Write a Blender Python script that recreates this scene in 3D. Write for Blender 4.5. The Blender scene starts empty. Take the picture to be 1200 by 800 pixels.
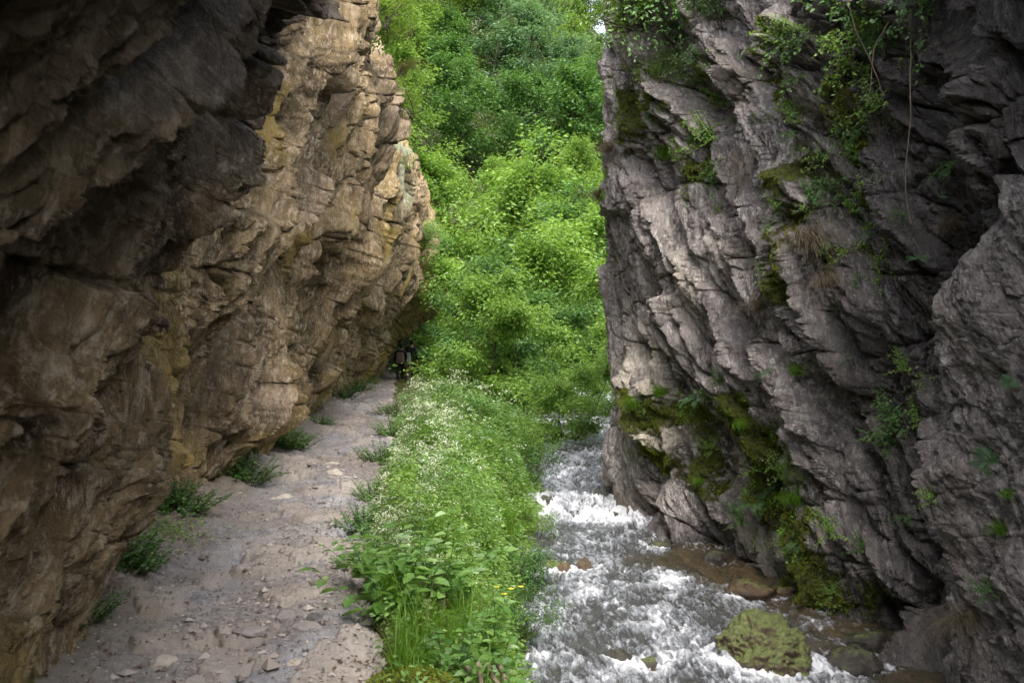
import bpy, math, random, time
import numpy as np
from mathutils import Vector
T0 = time.time()
rng = np.random.default_rng(7)
random.seed(7)
scene = bpy.context.scene
COL = scene.collection
D = bpy.data
PI = math.pi

# ------------------------------------------------------------------ numeric noise
def _h(ix, iy, iz, seed):
    n = (ix.astype(np.uint32) * np.uint32(374761393) + iy.astype(np.uint32) * np.uint32(668265263)
         + iz.astype(np.uint32) * np.uint32(2147483647) + np.uint32((seed * 974634777 + 12345) & 0xffffffff))
    n = (n ^ (n >> np.uint32(13))) * np.uint32(1274126177)
    n = (n ^ (n >> np.uint32(15))) * np.uint32(2246822519)
    return n ^ (n >> np.uint32(16))
def hrand(ix, iy, seed):
    return _h(ix, iy, ix * 0 + 7, seed).astype(np.float64) / 4294967295.0
def noise2(x, y, seed=0):
    x = np.asarray(x, float); y = np.asarray(y, float)
    fx = np.floor(x); fy = np.floor(y)
    ix = fx.astype(np.int64); iy = fy.astype(np.int64)
    dx = x - fx; dy = y - fy
    u = dx * dx * dx * (dx * (dx * 6 - 15) + 10); v = dy * dy * dy * (dy * (dy * 6 - 15) + 10)
    def g(ox, oy):
        a = hrand(ix + ox, iy + oy, seed) * 2 * PI
        return np.cos(a) * (dx - ox) + np.sin(a) * (dy - oy)
    a = g(0, 0) * (1 - u) + g(1, 0) * u
    b = g(0, 1) * (1 - u) + g(1, 1) * u
    return (a * (1 - v) + b * v) * 1.5
def fbm(x, y, oct=4, seed=0, gain=0.5, ridged=False):
    s = 0; a = 1.0; t = 0
    for i in range(oct):
        n = noise2(x * 2 ** i + 13.7 * i, y * 2 ** i - 7.3 * i, seed + i * 17)
        if ridged: n = 1 - 2 * np.abs(n)
        s = s + a * n; t += a; a *= gain
    return s / t
def cells(u, b, seed, jit=0.9):
    """nearest jittered cell: random per cell, offset from its centre, distance to its edge"""
    fu = np.floor(u).astype(np.int64); fb = np.floor(b).astype(np.int64)
    best = np.full(u.shape, 1e9); sec = np.full(u.shape, 1e9)
    du = np.zeros(u.shape); db = np.zeros(u.shape); ci = np.zeros(u.shape, np.int64); cj = np.zeros(u.shape, np.int64)
    for i in (-1, 0, 1):
        for j in (-1, 0, 1):
            ci_ = fu + i; cj_ = fb + j
            cx = ci_ + 0.5 + jit * (hrand(ci_, cj_, seed) - 0.5)
            cy = cj_ + 0.5 + jit * (hrand(ci_, cj_, seed + 101) - 0.5)
            a = u - cx; c = b - cy
            d = a * a + c * c
            m = d < best
            sec = np.where(m, best, np.minimum(sec, d))
            best = np.where(m, d, best)
            du = np.where(m, a, du); db = np.where(m, c, db)
            ci = np.where(m, ci_, ci); cj = np.where(m, cj_, cj)
    return ci, cj, du, db, np.sqrt(sec) - np.sqrt(best)
def facet(u, b, seed, tilt=1.0, crack=0.0, cw=0.08):
    """flat slabs, each with its own height and tilt, edges dropping to the next one"""
    ci, cj, du, db, e = cells(u, b, seed)
    r = hrand(ci, cj, seed + 5) - 0.5
    t1 = (hrand(ci, cj, seed + 6) - 0.5); t2 = (hrand(ci, cj, seed + 8) - 0.3)
    h = r + tilt * (t1 * du * 0.7 + t2 * db)
    if crack: h = h - crack * np.exp(-e / cw)
    return h
def sstep(a, b, x):
    t = np.clip((x - a) / (b - a), 0, 1)
    return t * t * (3 - 2 * t)
def blob(x, y, cx, cy, rx, ry, ang=0.0):
    c, s = math.cos(ang), math.sin(ang)
    a = ((x - cx) * c + (y - cy) * s) / rx; b = (-(x - cx) * s + (y - cy) * c) / ry
    return np.exp(-(a * a + b * b))

# ------------------------------------------------------------------ mesh from arrays
def mesh_np(name, V, F, smooth=True, attrs=None):
    """V (n,3); F (m,k) all faces of one size"""
    me = D.meshes.new(name)
    V = np.ascontiguousarray(V, np.float32); F = np.ascontiguousarray(F, np.int32)
    k = F.shape[1]
    me.vertices.add(len(V)); me.vertices.foreach_set('co', V.ravel())
    me.loops.add(F.size); me.loops.foreach_set('vertex_index', F.ravel())
    me.polygons.add(len(F))
    me.polygons.foreach_set('loop_start', np.arange(0, F.size, k, dtype=np.int32))
    me.polygons.foreach_set('loop_total', np.full(len(F), k, np.int32))
    me.polygons.foreach_set('use_smooth', np.full(len(F), smooth, bool))
    me.update(calc_edges=True)
    for an, av in (attrs or {}).items():
        a = me.attributes.new(an, 'FLOAT', 'POINT')
        a.data.foreach_set('value', np.ascontiguousarray(av, np.float32).ravel())
    return me
def grid_faces(n, m, flip=False):
    i = np.arange(n - 1)[:, None]; j = np.arange(m - 1)[None, :]
    a = (i * m + j).ravel(); F = np.stack([a, a + m, a + m + 1, a + 1], 1)
    return F[:, ::-1] if flip else F
def link(name, me, mat=None, parent=None):
    o = D.objects.new(name, me); COL.objects.link(o)
    if mat is not None:
        me.materials.clear()
        for q in (mat if isinstance(mat, (list, tuple)) else [mat]): me.materials.append(q)
    if parent: o.parent = parent
    return o
def tag(o, label=None, cat=None, group=None, kind=None):
    if label: o['label'] = label
    if cat: o['category'] = cat
    if group: o['group'] = group
    if kind: o['kind'] = kind
    return o
def empty(name, loc, rz=0):
    o = D.objects.new(name, None); COL.objects.link(o); o.location = loc; o.rotation_euler = (0, 0, rz)
    o.empty_display_size = 0.2
    return o
def grid_normals(P):
    gu = np.gradient(P, axis=0); gv = np.gradient(P, axis=1)
    N = np.cross(gu, gv); N /= (np.linalg.norm(N, axis=2, keepdims=True) + 1e-9)
    return N

# ------------------------------------------------------------------ material helper
class NT:
    def __init__(s, name):
        s.m = D.materials.new(name); s.m.use_nodes = True; s.t = s.m.node_tree; s.t.nodes.clear()
        s.out = s.t.nodes.new('ShaderNodeOutputMaterial')
    def n(s, typ, **kw):
        nd = s.t.nodes.new(typ)
        for k, v in kw.items():
            if k == 'inp':
                for a, b in v.items():
                    if hasattr(b, 'is_linked') or hasattr(b, 'links'): s.t.links.new(b, nd.inputs[a])
                    else: nd.inputs[a].default_value = b
            else: setattr(nd, k, v)
        return nd
    def l(s, a, b): s.t.links.new(a, b)
    def pos(s, scale=(1, 1, 1), rot=(0, 0, 0)):
        g = s.n('ShaderNodeNewGeometry')
        mp = s.n('ShaderNodeMapping', inp={'Vector': g.outputs['Position'], 'Scale': scale, 'Rotation': rot})
        return mp.outputs[0]
    def noise(s, vec, scale, detail=6, rough=0.6, dist=0.0):
        nd = s.n('ShaderNodeTexNoise', inp={'Vector': vec, 'Scale': scale, 'Detail': detail, 'Roughness': rough, 'Distortion': dist})
        return nd.outputs['Fac']
    def ramp(s, fac, stops, interp='LINEAR'):
        r = s.n('ShaderNodeValToRGB'); s.l(fac, r.inputs[0]); cr = r.color_ramp; cr.interpolation = interp
        while len(cr.elements) < len(stops): cr.elements.new(0.5)
        for e, (p, c) in zip(cr.elements, stops):
            e.position = p; e.color = (c if isinstance(c, tuple) else (c, c, c)) + ((1,) if not isinstance(c, tuple) or len(c) == 3 else ())
        return r.outputs[0]
    def mix(s, fac, a, b, mode='MIX'):
        nd = s.n('ShaderNodeMix', data_type='RGBA', blend_type=mode)
        for sock, v in ((nd.inputs[0], fac), (nd.inputs[6], a), (nd.inputs[7], b)):
            if hasattr(v, 'links'): s.l(v, sock)
            elif isinstance(v, tuple): sock.default_value = v if len(v) == 4 else v + (1,)
            else: sock.default_value = v
        return nd.outputs[2]
    def math(s, op, a, b=0.0, clamp=False):
        nd = s.n('ShaderNodeMath', operation=op); nd.use_clamp = clamp
        for sock, v in ((nd.inputs[0], a), (nd.inputs[1], b)):
            if hasattr(v, 'links'): s.l(v, sock)
            else: sock.default_value = v
        return nd.outputs[0]
    def attr(s, name): return s.n('ShaderNodeAttribute', attribute_name=name).outputs['Fac']
    def bump(s, h, strength, dist, normal=None):
        nd = s.n('ShaderNodeBump', inp={'Height': h, 'Strength': strength, 'Distance': dist})
        if normal: s.l(normal, nd.inputs['Normal'])
        return nd.outputs[0]
    def bsdf(s, col, rough=0.8, normal=None, spec=0.5, **kw):
        b = s.n('ShaderNodeBsdfPrincipled')
        for k, v in (('Base Color', col), ('Roughness', rough), ('Specular IOR Level', spec)) + tuple(kw.items()):
            if hasattr(v, 'links'): s.l(v, b.inputs[k])
            elif isinstance(v, tuple): b.inputs[k].default_value = v if len(v) == 4 else v + (1,)
            else: b.inputs[k].default_value = v
        if normal: s.l(normal, b.inputs['Normal'])
        return b.outputs[0]
    def done(s, sh): s.l(sh, s.out.inputs['Surface']); return s.m
# ------------------------------------------------------------------ camera, sky, sun
cam = D.objects.new('camera', D.cameras.new('camera')); COL.objects.link(cam); scene.camera = cam
cam.location = (0, 0, 1.6); cam.rotation_euler = (PI / 2, 0, 0)
cam.data.lens = 35; cam.data.sensor_width = 36; cam.data.clip_end = 2000; cam.data.clip_start = 0.05
cam.data.dof.use_dof = True; cam.data.dof.focus_distance = 10.5; cam.data.dof.aperture_fstop = 5.0
scene.cycles.use_adaptive_sampling = True; scene.cycles.adaptive_threshold = .04; scene.cycles.max_bounces = 8; scene.cycles.diffuse_bounces = 5; scene.cycles.transparent_max_bounces = 4
scene.view_settings.view_transform = 'Standard'; scene.view_settings.look = 'None'; scene.view_settings.exposure = 0
SUN_EL, SUN_AZ = math.radians(60), math.radians(169)      # azimuth: from +Y clockwise; behind the camera, a little right
w = D.worlds.new('World'); scene.world = w; w.use_nodes = True
nt = w.node_tree; bg = nt.nodes['Background']
sk = nt.nodes.new('ShaderNodeTexSky'); sk.sky_type = 'NISHITA'; sk.sun_disc = False
sk.sun_elevation = SUN_EL; sk.sun_rotation = SUN_AZ; sk.dust_density = 3.5; sk.air_density = 1.2; sk.ozone_density = 1.0
hs = nt.nodes.new('ShaderNodeHueSaturation'); hs.inputs['Saturation'].default_value = 0.35; hs.inputs['Value'].default_value = 3.6
nt.links.new(sk.outputs[0], hs.inputs['Color']); nt.links.new(hs.outputs[0], bg.inputs['Color'])
bg.inputs['Strength'].default_value = SKY_STRENGTH = 0.15
sun = D.objects.new('sun', D.lights.new('sun', 'SUN')); COL.objects.link(sun)
sun.data.energy = 4.3; sun.data.angle = math.radians(32); sun.data.color = (1, 0.95, 0.86)
sdir = Vector((math.sin(SUN_AZ) * math.cos(SUN_EL), math.cos(SUN_AZ) * math.cos(SUN_EL), math.sin(SUN_EL)))
sun.rotation_euler = sdir.to_track_quat('Z', 'Y').to_euler()

# ------------------------------------------------------------------ plan of the gorge (camera looks along +Y)
def interp(pts, y):
    p = np.array(pts); return np.interp(y, p[:, 0], p[:, 1])
LEFT_BASE = [(-4, -2.3), (0, -2.1), (3, -2.05), (4.9, -2.3), (6.4, -2.76), (8.5, -3.15), (10.7, -3.35), (15.6, -3.75), (20, -4.25), (26.7, -4.95), (37, -5.5), (46, -5.9)]
PATH_EDGE = [(-4, -0.3), (2, -0.4), (4.7, -0.6), (6.4, -0.9), (9.3, -1.28), (17, -1.85), (28.7, -3.3), (45, -5.0), (60, -6.5)]
WATER_EDGE = [(-4, 0.1), (4, 0.1), (9, 0.0), (12, -0.02), (17, 0.3), (21, 0.4), (30, 0.6), (40, 2), (60, 4)]
def water_z(y): return interp([(-6, -1.75), (6, -1.6), (8.2, -1.5), (12, -1.4), (15.9, -1.3), (16.8, -1.08), (18.2, -1.02), (19.2, -0.88), (21.5, -0.72), (30, -0.3), (60, 1.5)], y)
def water_z2(x, y):      # the cascade lip runs askew over the stream
    return water_z(y + 0.25 * (x - 1) + 0.25 * np.sin(x * 4.1) + 0.12 * np.sin(x * 9.7 + 1))

def wall_columns(ctrl, k, dmin=2.3):
    """points along a wall's foot, spaced in proportion to their distance from the viewpoint"""
    c = np.array(ctrl, float)
    seg = np.linalg.norm(np.diff(c, axis=0), axis=1); L = np.concatenate([[0], np.cumsum(seg)])
    s = np.linspace(0, L[-1], 6000)
    # smooth the corners a little
    x = np.interp(s, L, c[:, 0]); y = np.interp(s, L, c[:, 1])
    q = max(1, int(0.25 / (s[1] - s[0])));ker = np.ones(2 * q + 1) / (2 * q + 1)
    xp = np.pad(x, q, 'edge'); yp = np.pad(y, q, 'edge')
    x = np.convolve(xp, ker, 'valid'); y = np.convolve(yp, ker, 'valid')
    d = np.maximum(np.hypot(x, y), dmin)
    cum = np.concatenate([[0], np.cumsum(np.diff(s) / ((d[1:] + d[:-1]) / 2))])
    n = int(cum[-1] / k)
    si = np.interp(np.linspace(0, cum[-1], n), cum, s)
    return si, np.interp(si, s, x), np.interp(si, s, y)
def wall_rows(n, zlo, zvis, ztop, frac=0.76):
    v = np.linspace(0, 1, n)[None, :]
    zv = zvis[:, None]
    return np.where(v < frac, zlo + (zv - zlo) * v / frac, zv + (ztop - zv) * ((v - frac) / (1 - frac)) ** 1.5)

def blur(a, r):
    k = np.ones(2 * r + 1) / (2 * r + 1)
    for ax in (0, 1):
        pad = [(0, 0), (0, 0)]; pad[ax] = (r + 1, r)
        c = np.cumsum(np.pad(a, pad, 'edge'), axis=ax)
        a = (c[2 * r + 1:] - c[:-2 * r - 1]) / (2 * r + 1) if ax == 0 else (c[:, 2 * r + 1:] - c[:, :-2 * r - 1]) / (2 * r + 1)
    return a
def rock_relief(a, z, dip, seed, dist, amp=1.0, fine=1.0, plate=1.0):
    """bedded, jointed rock: tilted slabs stacked across the bedding, broken across, down to chips"""
    c, s = math.cos(dip), math.sin(dip)
    wa = a + 0.42 * fbm(a * 0.35, z * 0.35, 3, seed + 1) ; wz = z + 0.42 * fbm(a * 0.35 + 9, z * 0.35, 3, seed + 2)
    u = wa * c + wz * s; b = -wa * s + wz * c
    b = b + 0.10 * fbm(a * 1.3, z * 1.3, 3, seed + 3); u = u + 0.15 * fbm(a * 1.1, z * 1.1 + 4, 3, seed + 33)
    f1 = sstep(30, 10, dist); f2 = sstep(18, 7, dist); f3 = sstep(10, 4, dist)
    h = 0.50 * fbm(a * 0.28, z * 0.28, 3, seed + 4)
    h = h + 0.56 * blur(facet(u / 2.4, b / 0.85, seed + 10, 1.6), 2)
    h = h + 0.26 * facet(u / 1.6, b / 0.32, seed + 20, 1.9, 0.25, 0.05)
    h = h + plate * 0.15 * (.3 + .7 * f1) * facet(u / 1.7, b / 0.16, seed + 25, 2.0)
    h = h + 0.13 * (.4 + .6 * f1) * facet(u / 0.62, b / 0.15, seed + 30, 2.0, 0.3, 0.06) * (.5 + sstep(-.2, .4, fbm(a * .8, z * .8, 2, seed + 31)))
    h = blur(h, 1)
    h = h + 0.06 * f2 * facet(u / 0.2, b / 0.07, seed + 40, 1.8, 0.25, 0.08) * fine
    h = h + 0.026 * f3 * facet(u / 0.085, b / 0.035, seed + 50, 1.8) * fine
    h = h + 0.03 * (.3 + .7 * f1) * fbm(u * 2.5, b * 9, 3, seed + 60) + 0.012 * f3 * fbm(u * 14, b * 30, 3, seed + 70) * fine
    # open cracks along the beds and joints across them
    h = h - 0.38 * np.exp(-np.abs(noise2(u * .5, b * 1.5, seed + 80)) / .03) * sstep(-.2, .3, noise2(u * .6, b * .6, seed + 81))
    h = h - 0.09 * f1 * np.exp(-np.abs(noise2(u * 1.3, b * 4.6, seed + 82)) / .04)
    h = h - 0.16 * np.exp(-np.abs(noise2(u * 1.1 + b * .5, b * .35 - u * .2, seed + 83)) / .022)
    return h * amp, u, b

RES = 0.9
# ---------- left wall: overhangs the path
lc = [(p[1], p[0]) for p in LEFT_BASE] + [(-6.6, 48.5), (-8.5, 50), (-14, 52)]
sL, xL, yL = wall_columns(lc, 0.00185 / RES)
dL = np.maximum(np.hypot(xL, yL), 0.5)
zL = wall_rows(int(720 * RES), -0.4, np.clip(1.8 + 0.40 * np.maximum(yL, 3), 3.2, 14), np.clip(4.0 + .38 * np.maximum(yL, 3), 5.5, 15)[:, None])
S = np.repeat(sL[:, None], zL.shape[1], 1); Yb = np.repeat(yL[:, None], zL.shape[1], 1); Xb = np.repeat(xL[:, None], zL.shape[1], 1)
OH = [(-1, -0.1), (0, 0), (0.6, .06), (1, .15), (2, .5), (3, 1.0), (4, 1.45), (5, 1.75), (6, 1.95), (7, 2.0), (8, 1.85), (9, 1.5), (10, 1.0), (12, 0), (16, -2.5)]
o = interp(OH, zL) * (.56 + .44 * sstep(16, 32, Yb))
o = o + 1.35 * blob(Yb, zL, 42, 3.6, 7, .95) - .8 * blob(Yb, zL, 32, 9.5, 7, 2.5) - 0.25 * blob(Yb, zL, 46, 1.0, 4, 1.2) - 0.5 * blob(Yb, zL, 24, 9, 6, 2)  # lip at the far end
near = sstep(7.5, 2.5, Yb)
o = o + near * np.interp(zL, [0, 1, 2.2, 3, 4, 6, 9, 12, 15], [0, 0.05, .15, .50, .62, .1, -.8, -2, -3])
# foot of the wall spreads out over the path
o = o + 0.28 * np.exp(-np.maximum(zL + 0.1, 0) / 0.22) * (0.6 + 0.8 * noise2(S * 0.8, zL * 0, 5))
P = np.stack([Xb + o, Yb, zL], 2)
far_turn = sstep(46, 50, Yb)
P[:, :, 0] -= o * far_turn; P[:, :, 1] += o * far_turn * 0.8
N = grid_normals(P)
if N[10, 100, 0] < 0: N = -N
h, uL, bL = rock_relief(S, zL, math.radians(58), 3, Yb * 1.15, 1.0, 1.3, .8)
fade = sstep(-0.1, 0.9, zL) * 0.75 + 0.25
h = (h + 0.08) * fade * (0.8 + 0.25 * sstep(5, 14, Yb))
# slabs that stand proud and hollows under them
for (cy, cz, ry, rz, an, am) in [(13.0, 3.9, 1.5, .35, .75, .15), (21, 6.6, 1.6, .8, .8, .45), (9.0, 3.3, 1.2, .3, .7, .1), (16, 2.6, 1.0, .35, .8, .25), (27, 6.2, 1.2, 1.7, 1.2, .3),
                                 (12.2, 2.7, 1.3, .35, .75, -.40), (7.6, 2.2, .9, .25, .8, -.3), (19, 4.4, 1.8, .45, .8, -.4), (7.0, .75, .22, .5, .2, -.30), (29.5, 2.2, .7, 1.6, .15, -.5), (17.3, 1.2, .35, 1.0, .2, -.35), (24, 1.5, .35, 1.1, .2, -.3)]:
    h = h + am * blob(S - 4, zL, cy, cz, ry, rz, an)
P = P + N * h[:, :, None]
# tone patches
stain = sstep(0.05, 0.5, fbm(S * .5, zL * .35, 4, 91) + 0.25 * sstep(2.2, 0.2, zL))
pale = np.clip(blob(Yb, zL, 21, 6.9, 1.3, .9, .8) * 1.3 + blob(Yb, zL, 13.0, 3.9, 1.6, .3, .75) + .7 * blob(Yb, zL, 17, 1.9, .6, .7) + .5 * blob(Yb, zL, 11, 1.0, .5, .4), 0, 1) * sstep(-.25, .25, fbm(uL * .9, bL * 2.2, 4, 77))
mint = np.clip(blob(Yb, zL, 26.5, 6.9, .8, 1.9, -.15) * 1.4, 0, 1) * sstep(-.3, .2, fbm(uL * 1.2, bL * 1.8, 4, 78))
mossL = sstep(.55, 0.0, zL + .35 * fbm(S * 1.4, zL, 3, 79)) * sstep(-.15, .35, fbm(S * .7, zL * .3, 3, 80)) + .8 * sstep(0.25, .6, fbm(S * .9, zL * .25, 3, 81)) * sstep(1.6, .3, zL)
damp_shadeL = np.clip(sstep(8.5, 2.5, Yb - (zL - 2) * .5) * sstep(1.0, 3.4, zL) + .35 * sstep(.1, .5, fbm(S * .4, zL * .5, 3, 82)), 0, 1)  # overhang shade painted on the upper near wall, plus random damp patches
LP = P; LN = N
me = mesh_np('cliff_left', P.reshape(-1, 3), grid_faces(*S.shape), True,
             {'stain': stain, 'pale': pale, 'mint': mint, 'moss': np.clip(mossL, 0, 1), 'damp': damp_shadeL, 'bu': uL, 'bb': bL})  # 'damp' holds damp patches and painted overhang shade
me.set_sharp_from_angle(angle=math.radians(38)); cliffL = link('cliff_left', me); tag(cliffL, 'overhanging brown layered rock wall beside the footpath', 'cliff', kind='structure')

# ---------- right wall: upright, in buttresses
rc = [(10, 27), (5.5, 22), (2.7, 19.3), (1.75, 17.7), (1.72, 16.9), (2.1, 15.6), (2.95, 13.7), (3.35, 12.3), (3.62, 11.0), (3.9, 10.1), (4.2, 9.4), (4.0, 8.9), (3.65, 8.65), (3.75, 8.1), (3.95, 7.2), (4.05, 6), (4.05, 3), (3.9, 0), (3.7, -4)]
sR, xR, yR = wall_columns(rc, 0.00185 / RES)
zR = wall_rows(int(900 * RES), -2.3, np.clip(1.8 + 0.38 * np.maximum(yR, 4), 3.4, 14), np.clip(3.0 + .40 * np.maximum(yR, 3), 5.0, 15)[:, None], .82)
S = np.repeat(sR[:, None], zR.shape[1], 1); Yb = np.repeat(yR[:, None], zR.shape[1], 1); Xb = np.repeat(xR[:, None], zR.shape[1], 1)
tx = np.gradient(xR); ty = np.gradient(yR); ln = np.hypot(tx, ty); nx = ty / ln; ny = -tx / ln     # horizontal normal
if nx[len(nx) // 2] > 0: nx, ny = -nx, -ny
# smooth the normal so displaced columns never cross
ker = np.ones(61) / 61
nx = np.convolve(np.pad(nx, 30, 'edge'), ker, 'valid'); ny = np.convolve(np.pad(ny, 30, 'edge'), ker, 'valid')
o = interp([(-3, .15), (-1.6, .12), (-1.0, .0), (0, -.05), (2, -.05), (4, .1), (6, .15), (9, 0.1), (12, -.6), (16, -3)], zR)
# undercut at the water line
o = o - .22 * np.exp(-((zR + 1.15) / .3) ** 2) * sstep(-.3, .4, noise2(S * 1.1, zR * 0, 4))
sc = lambda y: np.interp(-y, -yR[::1], sR)      # arc length at depth y (monotone stretch)
def at(y): return float(sR[np.argmin(np.abs(yR - y))])
# cleft at the top right and the overhang above it
top = sstep(2.15, 3.1, zR + 0.9 * (Yb - 8.2)) * sstep(10.3, 9.0, Yb) * sstep(1, 4, Yb)
o = o - 0.6 * top + 1.2 * sstep(3.9, 5.2, zR) * sstep(9.6, 7.6, Yb)
# big upright rib with moss left of the dark block, dark recess beside it
o = o + .40 * blob(Yb, zR, 11.55, 4.6, .28, 1.9, 0.0) - .40 * blob(Yb, zR, 10.4, 4.4, .5, 1.7) - .45 * blob(Yb, zR, 12.5, 1.35, .3, .55, .3) + .15 * blob(Yb, zR, 13.2, 5.6, .5, 1.1)
o = o + .35 * blob(Yb, zR, 11.2, -.9, .8, .55) - .5 * blob(Yb, zR, 15.1, -.4, .45, .8, .5) - .4 * blob(Yb, zR, 9.6, -1.0, .5, .9)
o = o + .15 * blob(Yb, zR, 14.6, .9, 1.3, .8, .3) + .14 * sstep(17.5, 15.5, Yb) * sstep(14, 15, Yb) * sstep(1, -1, zR)
P = np.stack([Xb + o * nx[:, None], Yb + o * ny[:, None], zR], 2)
N = grid_normals(P)
if N[len(nx) // 2, 300, 0] > 0: N = -N
h, uR, bR = rock_relief(-S, zR, math.radians(56), 203, Yb * .8, 1.1, 1.25, .8)
smoothblk = sstep(9.05, 8.5, Yb) * (1 - top)          # the near block is rounder
hs2 = .25 * fbm(S * .8, zR * .8, 4, 300) + .05 * fbm(S * 4, zR * 4, 4, 310) + .05 * facet(S / .3, zR / .2, 320, 1.4) + .02 * facet(S / .1, zR / .07, 322, 1.5) + .012 * fbm(S * 25, zR * 25, 3, 330)
h = (h + .03) * .85
h = h * (1 - .8 * smoothblk) + hs2 * smoothblk
h = h * (1 - .5 * sstep(14.8, 16.6, Yb))
P = P + N * h[:, :, None]
RP = P; RN = N
cr = sstep(-.2, .3, fbm(uR * .7, bR * 1.8, 4, 401))
mossR = 0 * S
for (cy, cz, ry, rz, am) in [(11.6, 4.1, .22, 1.2, 1.6), (11.5, 2.6, .25, .5, 1.2), (10.9, 3.3, .35, .9, 1.0), (10.6, 4.8, .6, .5, 1.0), (13.4, 1.1 - .35, .6, .28, 1.5), (14.5, .55, .9, .22, 1.0), (12.6, -.2, .5, .7, .9), (11.7, -1.0, .8, .55, 2.2), (15.6, -.2, .8, .35, 1.3), (14.2, -.2, .6, .5, 1.0), (15.8, .6, .7, .25, 1.2), (10.6, -1.2, .6, .3, .8),
                             (15.5, 5.2, .8, .9, .9), (14.2, 4.2, .5, .9, .8), (17.0, 3.4, .3, 1.5, .5), (12.8, .3, .3, .6, 1.0), (17.0, -.3, .2, .8, .5)]:
    mossR = mossR + am * blob(Yb, zR, cy, cz, ry, rz)
mossR = np.clip(mossR * (.35 + .9 * sstep(-.25, .35, fbm(S * 1.5, zR * 1.2, 4, 402))) + .25 * sstep(.15, .5, fbm(S * .9, zR * .9, 4, 403)) * sstep(14, 11, Yb), 0, 1)
paleR = np.clip(blob(Yb, zR, 15.4, .9, 1.1, 1.1) + .6 * blob(Yb, zR, 14, 2.4, .8, .5) + .6 * blob(Yb, zR, 12.1, 0.2, .4, .8), 0, 1) * cr
mossR = np.clip(mossR * 1.25, 0, 1)
damp_shadeR = np.clip(sstep(-.85, -1.4, zR + .15 * fbm(S * 2, zR * 2, 3, 404)) + top * .7 + sstep(11.2, 10.4, Yb) * sstep(8.8, 9.2, Yb) * .5 + .38 * sstep(12.3, 10.5, Yb) * sstep(-2, 1, zR) + .45 * sstep(.1, .4, fbm(S * .6, zR * .6, 3, 405)), 0, 1)  # damp waterline and patches; shade painted into cleft, recess and near side
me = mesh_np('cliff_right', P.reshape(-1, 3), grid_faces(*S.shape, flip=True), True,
             {'stain': sstep(.1, .5, fbm(S * .5, zR * .5, 4, 406)), 'pale': paleR, 'mint': 0 * S, 'moss': mossR, 'damp': damp_shadeR, 'bu': uR, 'bb': bR})  # 'damp' holds waterline damp and painted shade
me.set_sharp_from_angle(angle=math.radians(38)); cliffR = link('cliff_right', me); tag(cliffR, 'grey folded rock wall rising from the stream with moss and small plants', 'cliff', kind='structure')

def on_right(y, z):
    """a point of the right wall and its outward normal"""
    i = np.argmin((RP[:, :, 1] - y) ** 2 + (RP[:, :, 2] - z) ** 2 + 1e3 * (RP[:, :, 0] > 6))
    i, j = np.unravel_index(i, RP.shape[:2]); return Vector(RP[i, j]), Vector(RN[i, j])
def on_left(y, z):
    i = np.argmin((LP[:, :, 1] - y) ** 2 + (LP[:, :, 2] - z) ** 2)
    i, j = np.unravel_index(i, LP.shape[:2]); return Vector(LP[i, j]), Vector(LN[i, j])

# ---------- path
ys = np.exp(np.linspace(math.log(1.6), math.log(60), int(1000 * RES))) - 0.0
ys = np.concatenate([np.linspace(-4, 1.55, 60), ys])
tt = np.linspace(0, 1, int(460 * RES))
lb = interp(LEFT_BASE, ys) - 1.0; re = interp(PATH_EDGE, ys)
X = lb[:, None] + (re - lb + 0.12)[:, None] * tt[None, :]; Y = np.repeat(ys[:, None], len(tt), 1)
inl = X - interp(LEFT_BASE, Y); inr = interp(PATH_EDGE, Y) - X
def path_h(X, Y):
    inl = X - interp(LEFT_BASE, Y); inr = interp(PATH_EDGE, Y) - X
    z = .05 * fbm(X * .7, Y * .5, 3, 500)
    z = z + .10 * sstep(.7, 0, inl) * (1 + noise2(X * 0, Y * .9, 3)) + .25 * sstep(.15, -.6, inl)
    slab = sstep(-.1, .25, fbm(X * .8 + 3, Y * .35, 3, 501))          # bedrock showing through
    wx = X + .12 * fbm(X * 2, Y * 2, 3, 505); wy = Y + .12 * fbm(X * 2 + 5, Y * 2, 3, 506)
    z = z + slab * (.075 * facet(wx / .5, wy / .75, 502, .9) + .032 * facet(wx / .18, wy / .22, 503, 1.0) + .012 * fbm(X * 5, Y * 5, 3, 504))
    ci, cj, du, db, e = cells(wx / .085, wy / .11, 507)
    r = hrand(ci, cj, 508)
    cob = sstep(0, .25, e) * (r > .62) * (r - .5)
    z = z + (1 - slab * .6) * cob * .045
    ci, cj, du, db, e = cells(wx / .32, wy / .4, 517)
    r2 = hrand(ci, cj, 518)
    z = z + sstep(0.0, .18, e) * (r2 > .8) * .045
    z = z + .006 * fbm(X * 14, Y * 14, 3, 509) + .0035 * noise2(X * 50, Y * 50, 510)
    z = z - .10 * sstep(.25, -.1, inr)
    return z, slab, r2
Z, slab, r2 = path_h(X, Y)
me = mesh_np('path', np.stack([X, Y, Z], 2).reshape(-1, 3), grid_faces(*X.shape, flip=False), True,
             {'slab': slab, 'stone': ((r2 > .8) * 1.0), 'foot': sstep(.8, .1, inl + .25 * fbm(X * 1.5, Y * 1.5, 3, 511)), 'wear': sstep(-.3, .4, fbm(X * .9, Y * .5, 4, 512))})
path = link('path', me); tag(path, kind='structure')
def ground_path(x, y):
    return float(path_h(np.array([[x]]), np.array([[y]]))[0][0, 0])

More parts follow.
